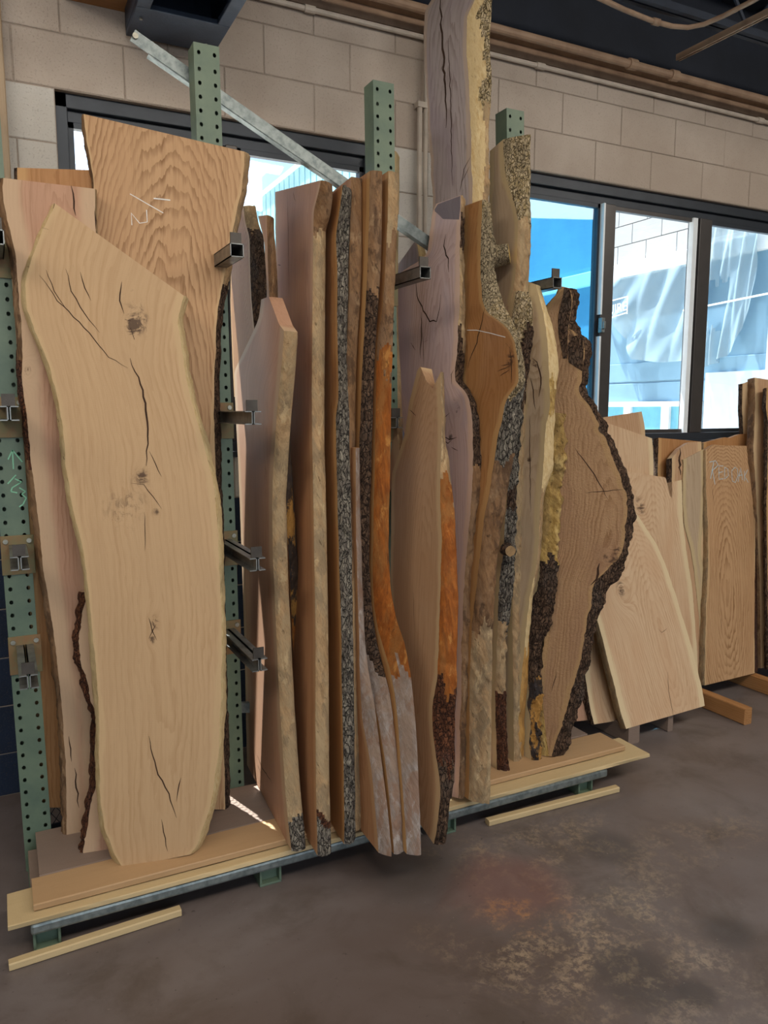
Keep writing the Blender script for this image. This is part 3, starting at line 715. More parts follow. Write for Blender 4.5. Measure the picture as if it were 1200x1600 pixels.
# heater box
h = empty('unit_heater', (.73, -.4, 3.05)); tag(h, 'dark blue steel heater box hanging over the left window', 'heater')
X0, X1, Y0, Y1 = -.185, .165, -.42, .37
MB().box(X0, X1, Y1-.25, Y1, 0, .02).box(X1-.05, X1, Y0, Y1-.25, 0, .02).box(X0, X0+.05, Y0, Y1-.25, 0, .02).box(X0, X1, Y0, Y0+.05, 0, .02).build('bottom_panel', M['heater'], h, bevel=.003)
MB().box(X0, X0+.01, Y0, Y1, .02, .42).box(X1-.01, X1, Y0, Y1, .02, .42).box(X0, X1, Y0, Y0+.01, .02, .42).box(X0, X1, Y1-.01, Y1, .02, .42).build('casing', M['heater'], h)
MB().box(X0+.01, X1-.01, Y0+.01, Y1-.01, .3, .31).build('core', M['heaterin'], h)
for k in range(7): MB().box(X0+.05, X1-.05, Y0+.08+k*.07, Y0+.085+k*.07, .14, .2).build('fin', M['heaterin'], h)
for dx, dy in ((.03, .3), (.03, .2), (.3, .3)): MB().disc((X0+dx, dy, -.006), (0, 0, 1), .006, .006, 8).build('screw', M['bolt'], h)
for dx in (X0+.03, X1-.03): MB().tube([(dx, 0, .5), (dx, 0, .87)], .006, 6).build('hanger_rod', M['joist'], h)
b = wbox('timber_offcut', (.44, -.2, 3.23), (.24, .5, .16), 'orange'); b.rotation_euler = (0, 0, 0); tag(b, 'orange stained timber block left of the heater', 'beam')
b = wbox('wood_strip', (.088, -.03, 2.5), (1.6, .035, .03), 'yellow'); b.rotation_euler = (0, rad(90), 0); tag(b, 'narrow tan wood strip upright on the wall left of the window', 'wood strip')
pc = empty('wall_pipe', (1.885, -.03, 1.4)); tag(pc, 'pair of upright painted conduits on the block pier', 'conduit')
MB().tube([(-.014, 0, 0), (-.014, 0, 1.62)], .012, 8).build('conduit', M['whitepipe'], pc)
MB().tube([(.018, 0, 0), (.018, 0, 1.95)], .011, 8).build('conduit', M['whitepipe'], pc)
MB().box(-.03, .035, -.015, .03, 1.60, 1.625).build('clamp', M['whitepipe'], pc)

# ------------------------------------------------------------------ cantilever rack
rack = empty('cantilever_rack', (1.05, -.6, 0)); tag(rack, 'green perforated steel rack holding the wood slabs upright', 'rack')
RO = np.array([1.05, -.6, 0])
def rk(name, mb, mat, parent=rack, **k):
    mb.v = [tuple(np.array(v)-RO) for v in mb.v]; return mb.build(name, mat, parent, **k)
PWD = .088; YF, YB = -.62, -.54
POST = [(.043, .018), (.735, .712), (1.43, 1.385), (2.10, 1.995)]
def post_x(i, z): return POST[i][0]+(POST[i][1]-POST[i][0])*z/2.82
hz = .0445
for i in range(4):
    m = MB(); nrow = int(2.82/hz)
    def P(u, y, z): return (post_x(i, z)-PWD/2+u, y, z)
    for r_ in range(nrow):
        z0 = r_*hz; z1 = z0+hz if r_ < nrow-1 else 2.82; zc = (z0+z1)/2
        def quad(a, b_, c, d_): b0 = len(m.v); m.v += [a, b_, c, d_]; m.f.append((b0, b0+1, b0+2, b0+3))
        quad(P(.028, YF, z0), P(.060, YF, z0), P(.060, YF, z1), P(.028, YF, z1))
        for ua, ub in ((0, .028), (.060, PWD)):
            uc = .017 if ua == 0 else .071
            ang = [225+45*k for k in range(8)]
            rect = [(ua, z0), ((ua+ub)/2, z0), (ub, z0), (ub, zc), (ub, z1), ((ua+ub)/2, z1), (ua, z1), (ua, zc)]
            b0 = len(m.v)
            for (u_, z_), a in zip(rect, ang):
                m.v.append(P(u_, YF, z_)); m.v.append(P(uc+.0062*math.cos(rad(a)), YF, zc+.0075*math.sin(rad(a)))); 
            for k in range(8): k2 = (k+1) % 8; m.f.append((b0+2*k, b0+2*k2, b0+2*k2+1, b0+2*k+1))
    # sides, back, top
    for a, b_ in ((P(0, YF, 0), P(0, YB, 0)), (P(0, YB, 0), P(PWD, YB, 0)), (P(PWD, YB, 0), P(PWD, YF, 0))):
        ua = a[0]-post_x(i, 0)+PWD/2; ub = b_[0]-post_x(i, 0)+PWD/2
        b0 = len(m.v); m.v += [P(ua, a[1], 0), P(ub, b_[1], 0), P(ub, b_[1], 2.82), P(ua, a[1], 2.82)]; m.f.append((b0, b0+1, b0+2, b0+3))
    b0 = len(m.v); m.v += [P(0, YF, 2.82), P(PWD, YF, 2.82), P(PWD, YB, 2.82), P(0, YB, 2.82)]; m.f.append((b0, b0+1, b0+2, b0+3))
    po = rk('post', m, M['green']); 
    if i == 0:
        # crayon arrow and digits on the leftmost post
        def cs(pts, w_=.004):
            v = []; f = []; a = [at(x, y, 1, YF-.0012) for x, y in pts]
            for p, q_ in zip(a, a[1:]):
                t_ = (q_-p)/np.linalg.norm(q_-p); sd = np.array([t_[2], 0, -t_[0]]); b0 = len(v)
                v += [tuple(p-sd*w_/2-RO), tuple(p+sd*w_/2-RO), tuple(q_+sd*w_/2-RO), tuple(q_-sd*w_/2-RO)]; f.append((b0, b0+1, b0+2, b0+3))
            mesh_obj('crayon_mark', v, f, M['greenchalk'], po)
        cs([(21, 733), (19.5, 704)]); cs([(12.5, 718), (19.5, 703)]); cs([(19.5, 703), (35, 722)])
        cs([(12, 756), (25, 742)]); cs([(23, 748), (34, 753), (19, 762), (17, 768), (27, 770)]); cs([(30, 762), (40, 768), (34, 772), (41, 778), (36, 788), (30, 792)])
    # foot: channel reaching forward on the floor
    xf = post_x(i, 0); 
    m = MB().box(xf-.038, xf+.038, -1.07, YB, 0, .008).box(xf-.038, xf-.030, -1.07, YB, .008, .062).box(xf+.030, xf+.038, -1.07, YB, .008, .062)
    m.box(xf-.030, xf-.012, -1.07, YB, .054, .062).box(xf+.012, xf+.030, -1.07, YB, .054, .062).box(xf-.03, xf+.03, -1.045, -1.04, .008, .054)
    rk('base_foot', m, M['green'], bevel=.0015)
    # arms
    zs = {0: ((2.10, .24), (1.60, .30), (1.150, .24), (.81, .34)), 1: ((2.115, .29), (1.585, .41), (1.115, .41), (.775, .40)), 2: ((2.095, .31), (1.56, .08)), 3: ((2.11, .27), (1.56, .08))}[i]
    for za, ln in zs:
        xa = post_x(i, za)+ (0 if i else .004); y1 = YF-ln; h_ = .042
        pl = rk('arm_plate', MB().box(xa-.05, xa+.05, YF-.006, YF-.0006, za-.10, za+.03), M['rust'], bevel=.001)
        rk('bolt', MB().disc((xa-.035, YF-.012, za+.012), (0, 1, 0), .008, .008), M['bolt'], pl); rk('bolt', MB().disc((xa+.035, YF-.012, za+.012), (0, 1, 0), .008, .008), M['bolt'], pl)
        if za > 2:   # square tube arm
            m = MB().box(xa-.022, xa+.022, y1, YF-.006, za-.003, za).box(xa-.022, xa+.022, y1, YF-.006, za-h_, za-h_+.003).box(xa-.022, xa-.019, y1, YF-.006, za-h_, za).box(xa+.019, xa+.022, y1, YF-.006, za-h_, za)
        else:        # two channels back to back
            m = MB()
            for sg in (-1, 1):
                m.box(min(xa+sg*.002, xa+sg*.005), max(xa+sg*.002, xa+sg*.005), y1, YF-.006, za-h_, za)
                m.box(min(xa+sg*.002, xa+sg*.026), max(xa+sg*.002, xa+sg*.026), y1, YF-.006, za-.003, za).box(min(xa+sg*.002, xa+sg*.026), max(xa+sg*.002, xa+sg*.026), y1, YF-.006, za-h_, za-h_+.003)
        ar = rk('arm', m, M['armsteel'])
        rk('end_stop', MB().box(xa-.018, xa+.018, y1+.01, y1+.016, za, za+.035), M['tab'], ar)
# front rail, braces
m = MB().bar((.0, -1.075, .082), (2.20, -1.075, .082), .03, .034); rk('front_rail', m, M['galv'], bevel=.008)
P0, P1 = np.array([.478, -.525, 2.835]), np.array([1.66, -.525, 2.25])
P0 = at(207, 55, 1, -.525); P1 = at(690, 392, 1, -.525)
m = MB().bar(tuple(P0), tuple(P1), .004, .042).bar(tuple(P0+[.05, .016, -.05]), tuple(P1+[0, .016, -.021]), .03, .004); rk('brace', m, M['galv'])
rk('bolt', MB().disc((P0[0]+.008, -.535, P0[2]-.003), (0, 1, 0), .010, .008), M['bolt'])
m = MB().bar((.0, -.50, .30), (.75, -.50, .42), .02, .04).bar((0.74, -.50, .42), (1.43, -.5, .30), .02, .04).bar((1.43, -.50, .30), (2.1, -.5, .42), .02, .04); rk('lower_brace', m, M['galv'])
# wire mesh guard behind the left bay
m = MB(); k = -.9
while k < .7:
    a = (max(k, .0), -.44, max(0, -k*1.5)+.02); 
    x0, x1 = max(0, k), min(.70, k+.9); 
    if x1 > x0: m.bar((x0, -.44, .05+(x0-k)*1.5), (x1, -.44, .05+(x1-k)*1.5), .002, .002).bar((.7-x0, -.436, .05+(x0-k)*1.5), (.7-x1, -.436, .05+(x1-k)*1.5), .002, .002)
    k += .032
m.box(0, .7, -.445, -.435, .04, .06).box(0, .7, -.445, -.435, 1.40, 1.42)
o = m.build('wire_mesh_guard', M['mesh'], origin=(0, -.44, 0)); tag(o, 'dark wire mesh guard behind the left rack bay', 'mesh guard')

# ------------------------------------------------------------------ boards lying on the rack base and sticks on the floor
def board(name, label, x0, x1, y0, y1, z0, z1, mat, dz=0, rot=0, cat='board', **k):
    b = wbox(name, ((x0+x1)/2, (y0+y1)/2, (z0+z1)/2), (x1-x0, y1-y0, z1-z0), mat, rot, **k); tag(b, label, cat); return b
board('wooden_board', 'weathered dark board lying at the back of the rack base, left end', .035, 1.02, -.905, -.62, .099, .139, 'worn')
board('wooden_board', 'tan board lying on top along the front of the rack base, left', .012, 1.30, -1.055, -.907, .118, .140, 'board')
board('wooden_board', 'pale split board under the tan one, its end jutting out left', -.058, 1.32, -1.088, -.92, .099, .1155, 'palewood', chip=.006)
board('wooden_board', 'tan board lying on top along the front of the rack base, right', 1.33, 2.36, -1.02, -.86, .118, .140, 'board')
board('wooden_board', 'pale split board under the tan one, its end jutting out right', 1.34, 2.44, -1.085, -.90, .099, .1155, 'palewood', chip=.006)
board('wooden_board', 'dark board at the back of the rack base behind the slabs', 1.04, 2.30, -.85, -.62, .099, .139, 'worn')
for i in range(4):
    pass
board('wood_stick', 'short pale stick lying on the floor under the left rack end', -.062, .43, -1.115, -1.085, .0005, .024, 'palewood', rot=rad(3), cat='stick')
board('wood_stick', 'pale stick lying on the floor under the right rack end', 1.60, 2.24, -1.11, -1.08, .0005, .024, 'palewood', rot=rad(-2), cat='stick')
sb = MB()
for i in range(4):
    xf = post_x(i, 0); board('packing_block', ['small wood block on the leftmost rack foot', 'small wood block on the second rack foot from the left', 'small wood block on the third rack foot from the left', 'small wood block on the rightmost rack foot'][i], xf-.035, xf+.035, -1.055, -.66, .0625, .0985, 'worn', cat='wood block')

# ------------------------------------------------------------------ slabs standing in the rack, left bay (faces towards the room)
G1 = 'slabs standing in the cantilever rack'
def sh(pts, dx, dy=0): return [(x+dx, y+dy) for x, y in pts]
S1L = [(83, 318), (62, 362), (45, 400), (33, 440), (36, 480), (47, 510), (62, 545), (75, 580), (85, 620), (92, 660), (98, 720), (105, 770), (115, 820), (125, 860), (132, 900), (136, 950), (140, 1000), (146, 1060), (150, 1120), (150, 1180), (152, 1240), (157, 1290), (168, 1320), (178, 1343), (188, 1356)]
S1R = [(295, 462), (290, 480), (284, 500), (291, 540), (297, 580), (305, 620), (315, 660), (327, 700), (337, 740), (343, 780), (348, 830), (350, 900), (352, 960), (353, 1020), (352, 1080), (350, 1130), (348, 1180), (343, 1220), (335, 1260), (322, 1300), (312, 1328), (300, 1336)]
slab('live_edge_plank', 'tall pale oak slab standing in front, leftmost bay, with long centre crack', (240, 1346), (180, 380, -.80), -12,
     sh(S1L, 5), sh(S1R, -7), t=.055, mat='pale', L2=S1L, R2=S1R, eL='palerough', eR='palerough', jit=.0025, group=G1, opt=dict(d0=.05, cath=.10, vc=.55, u0=.02),
     knots=[(208, 512, .035), (244, 970, .02), (222, 745, .02), (243, 800, .012), (238, 1000, .012)], stains=[(205, 470, .05, .35), (180, 800, .07, .32), (215, 790, .06, .3), (222, 500, .03, .5), (240, 985, .035, .3), (222, 735, .05, .25)],
     cracks=[(.006, [(203, 560), (216, 590), (228, 630), (232, 670), (229, 705), (227, 728)]), (.003, [(62, 430), (90, 470), (140, 520), (170, 558), (200, 575)]), (.003, [(103, 420), (112, 455), (125, 480), (155, 520)]),
             (.003, [(125, 425), (133, 450), (142, 470)]), (.004, [(190, 440), (186, 470), (195, 490)]), (.0025, [(72, 422), (85, 455), (105, 485)]), (.0025, [(205, 755), (225, 757), (245, 785), (253, 795)]), (.0025, [(234, 705), (243, 725), (252, 745)]),
             (.004, [(232, 1150), (238, 1180), (248, 1210), (264, 1240), (275, 1278)]), (.0035, [(282, 1215), (278, 1235), (275, 1252)]), (.003, [(252, 1280), (256, 1300), (262, 1330)]), (.002, [(226, 800), (227, 830), (227, 860)]),
             (.003, [(233, 965), (238, 985), (246, 1000)]), (.003, [(244, 975), (238, 985), (232, 998)]), (.006, [(86, 318), (84, 326)]), (.003, [(66, 355), (76, 358)]), (.006, [(89, 655), (91, 660)]), (.006, [(98, 713), (99, 718)]), (.009, [(205, 512), (212, 530)]), (.007, [(196, 498), (204, 502)])])
S2R = [(382, 237), (380, 270), (376, 305), (370, 330), (362, 370), (355, 410), (347, 450), (341, 480), (338, 520), (335, 580), (335, 640), (335, 690), (339, 780), (343, 900), (346, 1050), (349, 1150), (352, 1265)]
slab('live_edge_plank', 'broad oak slab behind the pale one with bold arched grain and chalk mark', (352, 1265), (382, 237, -.70), -3,
     [(130, 178), (138, 230), (146, 290), (150, 350), (158, 450), (165, 600), (175, 900), (190, 1262)], S2R, t=.05, mat='oak', R2=sh(S2R, 6), eL='livebrown', eR=[(-1e9, 'live'), (430, 'darkbark')],
     group=G1, opt=dict(d0=.02, cath=.16, vc=.05, u0=-.02), knots=[(300, 650, .03)], chalk=[(.003, [(203, 303), (222, 314), (255, 333)]), (.004, [(240, 310), (266, 313)]), (.003, [(206, 352), (205, 333), (218, 349), (230, 347), (229, 328)])])
S3L = [(0, 278), (-1, 300), (5, 340), (19, 400), (23, 450), (27, 500), (31, 560), (30, 590), (35, 640), (44, 720), (51, 780), (57, 830), (61, 870), (67, 920), (74, 960), (81, 1010), (89, 1080), (94, 1140), (97, 1200), (99, 1250), (98, 1305)]
slab('live_edge_plank', 'pinkish oak slab at far left with weathered live edge', (98, 1305), (60, 285, -.73), -4,
     sh(S3L, 5), [(148, 295), (150, 400), (150, 900), (150, 1300)], t=.05, mat='pink', L2=S3L, eL=[(-1e9, 'livebrown'), (560, 'redbark'), (720, 'livebrown')], eR='live', group=G1,
     opt=dict(d0=.05, cath=.12, u0=.05), knots=[(42, 578, .018)], cracks=[(.005, [(111, 290), (116, 315), (118, 337)]), (.005, [(148, 330), (149, 358)]), (.005, [(117, 1200), (121, 1240), (123, 1262)]), (.004, [(108, 1150), (112, 1190)]), (.003, [(133, 1250), (137, 1290)])])
slab('live_edge_plank', 'low slab wedged between the pink and pale slabs, ragged red bark edge', (126, 1333), (140, 930, -.76), -10,
     [(136, 925), (127, 960), (121, 1000), (125, 1030), (132, 1060), (145, 1095), (152, 1150), (150, 1220), (141, 1265), (132, 1310), (128, 1333)], [(215, 915), (215, 1340)],
     t=.04, mat='pink', L2=[(130, 925), (121, 960), (116, 1000), (120, 1030), (127, 1062), (140, 1095), (147, 1150), (145, 1220), (137, 1265), (128, 1310), (125, 1333)], eL='redbark', eR='sawn', jit=.005, rough=.005, group=G1)
slab('live_edge_plank', 'brown slab top showing just above the pink slab at far left', (150, 1262), (150, 264, -.655), -2, [(27, 262), (30, 600), (60, 1262)], [(150, 266), (152, 600), (150, 1262)], t=.035, mat='orange', eL='darkbark', eR='sawn', group=G1, z0=.15, du=.02, dv=.02)

# ------------------------------------------------------------------ slabs set on edge like books
B1R = [(444, 517), (441, 560), (437, 600), (433, 640), (429, 700), (426, 750), (425, 800), (426, 860), (429, 920), (432, 1000), (436, 1080), (440, 1150), (446, 1240), (452, 1300), (456, 1331)]
B1R2 = [(465, 527), (462, 570), (459, 610), (455, 650), (452, 690), (449, 740), (447, 780), (449, 860), (451, 920), (455, 1000), (459, 1080), (464, 1160), (469, 1230), (475, 1290), (478, 1325)]
b1 = slab('live_edge_plank', 'forked slab on edge beside the second post, stepped sawn top, tan edge', (456, 1331), (444, 517, -.97), -94,
     [(408, 468), (404, 500), (366, 580), (368, 640), (372, 720), (377, 850), (382, 1000), (386, 1195)], B1R, t=.05, mat='pink', R2=B1R2, eR=[(-1e9, 'live'), (1235, 'greybark')], eL='livebrown', rough=.002,
     top=[(0, 0), (.35, .045), (.60, .02), (.8, .0), (1, 0)], group=G1, opt=dict(u0=.05, cath=.1), cracks=[(.004, [(402, 1180), (410, 1200), (425, 1222)]), (.004, [(403, 1195), (408, 1210)])])
b1s = SEED[0]
def kid(o, par):
    bpy.context.view_layer.update(); mw = o.matrix_world.copy(); o.parent = par; o.matrix_parent_inverse = par.matrix_world.inverted(); o.matrix_world = mw
pr_ = slab('prong', None, (456, 1331), (444, 517, -.97), -94,
     [(362, 322), (361, 400), (360, 470), (363, 560), (366, 620)], [(380, 322), (384, 350), (390, 370), (391, 420), (393, 470), (398, 520), (401, 560), (402, 620)], t=.045, mat='orange',
     R2=[(398, 318), (404, 350), (412, 370), (416, 430), (417, 470), (412, 530), (406, 570), (405, 620)], eR=[(-1e9, 'live'), (362, 'darkbark')], eL='livebrown', push=.002, rough=.004)
for k_ in ('label', 'category', 'group'):
    if k_ in pr_: del pr_[k_]
kid(pr_, b1)
slab('live_edge_plank', 'brown slab behind the forked one, mottled black and orange edge', (470, 1232), (417, 336, -.80), -94,
     [(403, 338), (412, 372), (416, 430), (417, 470), (424, 560), (430, 700), (440, 1000), (450, 1232)], [(417, 336), (418, 400), (421, 470), (436, 640), (447, 800), (453, 900), (457, 1000), (463, 1120), (470, 1232)], t=.04, mat='warm',
     R2=[(428, 335), (430, 400), (433, 470), (450, 640), (461, 800), (467, 900), (470, 1000), (474, 1120), (480, 1230)], eR=[(-1e9, 'livebrown'), (560, 'blackbark'), (960, 'amber'), (1150, 'blackbark')], eL='livebrown', group=G1)
B3R = [(502, 281), (498, 300), (493, 318), (490, 330), (489, 400), (488, 500), (487, 600), (488, 700), (490, 800), (491, 860), (493, 1000), (493, 1150), (494, 1240), (496, 1337)]
B3R2 = [(519, 284), (520, 310), (515, 340), (509, 360), (508, 480), (507, 600), (507, 700), (510, 800), (511, 860), (513, 1000), (514, 1150), (515, 1240), (518, 1337)]
slab('live_edge_plank', 'wide tan slab on edge with smooth yellowish edge and grey burl on top', (496, 1337), (502, 281, -.84), -96,
     [(430, 300), (431, 400), (433, 600), (437, 900), (440, 1240)], B3R, t=.05, mat='warm', R2=B3R2, eR=[(-1e9, 'livebrown'), (345, 'live'), (1268, 'redbark'), (1290, 'greybark')], eL='live', rough=.003,
     group=G1, cracks=[(.004, [(449, 296), (450, 340), (451, 400), (452, 470)]), (.003, [(458, 300), (462, 315)]), (.003, [(434, 414), (439, 415)]), (.003, [(456, 350), (457, 356)])], opt=dict(u0=.04))
B4R = [(536, 289), (533, 310), (528, 345), (525, 370), (527, 420), (527, 500), (528, 560), (529, 620), (525, 650), (525, 700), (527, 760), (529, 850), (532, 950), (534, 1050), (536, 1150), (538, 1250), (538, 1320)]
slab('live_edge_plank', 'orange brown slab on edge with thick dark grey furrowed bark', (538, 1320), (536, 289, -.86), -95,
     .42, B4R, t=.05, mat='orange', R2=[(549, 280), (550, 310), (547, 350), (545, 400), (544, 450), (543, 500), (541, 560), (543, 600), (546, 650), (546, 700), (548, 760), (550, 850), (551, 950), (553, 1050), (554, 1150), (555, 1250), (556, 1318)],
     eR='greybark', eL='live', rough=.0065, jit=.003, group=G1)
slab('live_edge_plank', 'slab with rough brown edge directly right of the dark barked one', (553, 1300), (549, 276, -.80), -94,
     .40, [(549, 276), (548, 350), (546, 450), (542, 550), (543, 650), (545, 750), (548, 850), (551, 950), (552, 1100), (553, 1200), (555, 1300)], t=.04, mat='warm',
     R2=[(565, 273), (565, 330), (565, 400), (562, 480), (557, 560), (555, 650), (555, 750), (557, 850), (559, 950), (562, 1100), (566, 1200), (568, 1298)], eR=[(-1e9, 'livebrown'), (900, 'live')], eL='live', group=G1)
# three thin slabs with flared, weathered butts
slab('live_edge_plank', 'leftmost of three slabs whose weathered grey butts overhang the rail', (592, 1333), (556, 700, -.93), -92,
     .50, [(556, 700), (556, 800), (558, 900), (561, 1000), (563, 1080), (567, 1130), (573, 1160), (580, 1200), (586, 1260), (592, 1333)], t=.03, mat='warm',
     R2=[(562, 700), (563, 800), (566, 900), (570, 1000), (576, 1050), (585, 1100), (595, 1180), (605, 1260), (612, 1333)], eR='livegrey', eL='live', group=G1, opt=dict(u0=.1))
slab('live_edge_plank', 'middle of three overhanging slabs, mottled brown bark edge, level top', (616, 1335), (578, 267, -.86), -91.5,
     .45, [(578, 267), (577, 330), (575, 400), (573, 450), (569, 520), (565, 600), (561, 700), (559, 800), (558, 900), (560, 950), (564, 1000), (572, 1060), (582, 1090), (590, 1120), (598, 1165), (604, 1210), (610, 1266), (616, 1335)], t=.042, mat='orange',
     R2=[(597, 270), (597, 330), (596, 400), (592, 460), (588, 520), (584, 600), (581, 700), (578, 800), (577, 880), (580, 940), (588, 1000), (598, 1040), (608, 1080), (618, 1150), (626, 1250), (631, 1335)],
     eR=[(-1e9, 'livebrown'), (450, 'darkbark'), (720, 'darkbark'), (1020, 'livegrey')], eL='live', rough=.004, group=G1, opt=dict(u0=.1))
slab('live_edge_plank', 'rightmost of three overhanging slabs with long orange stripe down its edge', (636, 1335), (607, 267, -.86), -91.5,
     .45, [(607, 267), (606, 330), (603, 400), (598, 480), (590, 530), (588, 560), (587, 650), (585, 750), (583, 850), (582, 900), (585, 950), (591, 985), (600, 1015), (609, 1045), (616, 1080), (621, 1120), (625, 1170), (630, 1250), (636, 1335)], t=.042, mat='orange',
     R2=[(623, 267), (622, 330), (619, 400), (616, 470), (614, 520), (613, 560), (611, 650), (609, 750), (607, 850), (610, 920), (618, 960), (625, 985), (631, 1000), (641, 1050), (647, 1100), (652, 1170), (656, 1266), (658, 1335)],
     eR=[(-1e9, 'live'), (380, 'livebrown'), (560, 'amber'), (1010, 'livegrey')], eL='live', rough=.003, group=G1, opt=dict(u0=.1), cracks=())
# forked pale slab with barked foot
C1R = [(688, 585), (689, 620), (690, 680), (688, 740), (689, 800), (690, 840), (688, 900), (687, 960), (685, 1020), (684, 1060), (676, 1100), (676, 1140), (680, 1170), (686, 1210), (689, 1240), (686, 1270), (682, 1300), (677, 1318)]
C1R2 = [(692, 585), (692, 620), (693, 680), (700, 715), (706, 760), (710, 800), (713, 860), (714, 900), (716, 950), (715, 1000), (713, 1040), (714, 1080), (711, 1110), (710, 1140), (711, 1190), (708, 1230), (702, 1260), (698, 1300), (692, 1328)]
c1 = slab('live_edge_plank', 'forked pale pink slab with ragged top and orange to black barked foot', (679, 1320), (688, 590, -.97), -92,
     [(652, 580), (640, 628), (632, 680), (612, 740), (610, 900), (620, 1100), (624, 1240)], C1R, t=.055, mat='tan', R2=C1R2, eR=[(-1e9, 'live'), (700, 'live'), (760, 'amber'), (1062, 'redbark'), (1200, 'darkbark')], eL='live', rough=.005,
     top=[(0, 0), (.12, .02), (.45, -.03), (.75, -.055), (1, .01)], group=G1, opt=dict(u0=-.02, cath=.25, d0=.02), jit=.003,
     cracks=[(.002, [(646, 925), (647, 960), (648, 985)]), (.003, [(640, 640), (650, 650)])])
pr_ = slab('prong', None, (679, 1320), (688, 590, -.97), -92, [(520, 276), (530, 330), (560, 600), (575, 800)], [(617, 236), (618, 300), (617, 400), (613, 480), (612, 560), (614, 600), (617, 640), (622, 690), (630, 745)], t=.05, mat='pink',
     R2=[(624, 234), (624, 300), (622, 400), (621, 480), (624, 545), (627, 600), (628, 640), (630, 690), (634, 745)], eR=[(-1e9, 'palerough'), (470, 'live')], eL='live', push=.002, top=[(0, 0), (1, 0)])
for k_ in ('label', 'category', 'group'):
    if k_ in pr_: del pr_[k_]
kid(pr_, c1)

# slabs in the third bay
C2L = [(683, 318), (676, 330), (672, 360), (668, 400), (640, 418), (618, 428), (616, 560), (618, 640), (640, 700), (650, 900), (670, 1235)]
C2R = [(720, 305), (719, 400), (718, 480), (714, 540), (710, 580), (713, 600), (722, 604), (731, 620), (737, 650), (740, 700), (738, 760), (735, 800), (730, 870), (725, 920), (722, 1000), (720, 1100), (717, 1248)]
C2R2 = [(725, 306), (724, 400), (724, 480), (726, 540), (723, 580), (722, 596), (733, 610), (744, 640), (751, 680), (754, 710), (750, 770), (747, 800), (741, 850), (738, 880), (735, 950), (733, 1050), (731, 1245)]
c2_ = slab('live_edge_plank', 'grey lilac slab with dark stained top corner, cracks and small barked burl', (718, 1248), (720, 305, -.74), -84,
     C2L, C2R, t=.05, mat='lilac', R2=C2R2, eR=[(-1e9, 'live'), (335, 'darkbark'), (400, 'live'), (530, 'darkbark'), (735, 'livebrown')], eL='live', rough=.005, jit=.004, group=G1, opt=dict(u0=-.02, cath=.2),
     knots=[(704, 683, .02), (715, 640, .02)],
     cracks=[(.007, [(697, 366), (693, 385), (700, 405), (702, 425)]), (.006, [(649, 432), (652, 462), (662, 485), (672, 502), (682, 502), (687, 482), (689, 460)]), (.006, [(658, 488), (659, 520), (657, 560)]), (.003, [(661, 520), (662, 572)]),
             (.004, [(692, 682), (702, 686), (714, 684)]), (.004, [(690, 686), (700, 692), (707, 686)]), (.003, [(690, 710), (698, 700)]), (.003, [(705, 698), (716, 704)]), (.003, [(691, 655), (703, 645)]), (.003, [(642, 536), (649, 548)]), (.004, [(663, 535), (669, 532)]), (.004, [(706, 600), (705, 585), (709, 578)])])
patch(c2_, 'stained_corner', (718, 1248), (720, 305, -.74), -84, [(684, 319), (678, 329), (684, 334), (692, 342)], [(719, 306), (719, 325), (717, 343)], 'darkgrey', t=.0016, proud=.0008)
slab('live_edge_plank', 'small slab top peaking just above the third rack arm', (672, 1000, -.36), (650, 374, -.33), -84, [(624, 412), (616, 440), (600, 1150)], [(650, 374), (655, 400), (660, 440), (664, 700), (672, 1190)], t=.04, mat='grey',
     R2=[(658, 376), (668, 400), (672, 440), (676, 700), (684, 1190)], eR='palerough', eL='live', group=G1, du=.02, dv=.014)
slab('live_edge_plank', 'very tall grey slab rising out of the picture, split face, pale bark strip', (700, 1170), (730, 100, -.60), -80,
     [(690, -40), (680, -8), (664, 14), (662, 60), (667, 150), (672, 240), (676, 310), (685, 700), (695, 1150)], [(746, -40), (742, 0), (730, 25), (729, 80), (733, 150), (736, 210), (738, 300), (738, 600), (736, 1170)], t=.055, mat='grey',
     R2=[(770, -40), (768, 0), (766, 60), (768, 130), (767, 160), (764, 200), (764, 300), (760, 600), (758, 1170)], eR=[(-1e9, 'palerough|palebark'), (165, 'palerough|live')], eL='live', rough=.005, jit=.003, group=G1, knots=[(692, 105, .02)],
     opt=dict(u0=-.04, cath=.2, d0=.02), cracks=[(.012, [(687, -20), (691, 60), (693, 100), (695, 140), (697, 200)]), (.005, [(700, 60), (704, 150), (707, 290)]), (.004, [(736, 245), (725, 265), (718, 300)]), (.003, [(733, 260), (722, 285)])])
C4R = [(753, 312), (752, 360), (751, 430), (754, 470), (762, 490), (778, 500), (793, 512), (803, 530), (808, 560), (811, 590), (808, 604), (795, 618), (788, 635), (781, 670), (773, 710), (766, 760), (758, 800), (752, 850), (746, 900), (740, 950), (736, 1000), (734, 1060), (733, 1250)]
C4R2 = [(764, 307), (768, 350), (775, 385), (772, 420), (780, 450), (789, 478), (798, 498), (806, 518), (812, 545), (816, 575), (818, 603), (814, 630), (812, 660), (806, 700), (798, 740), (790, 790), (783, 830), (776, 880), (772, 940), (769, 1000), (768, 1100), (766, 1246)]
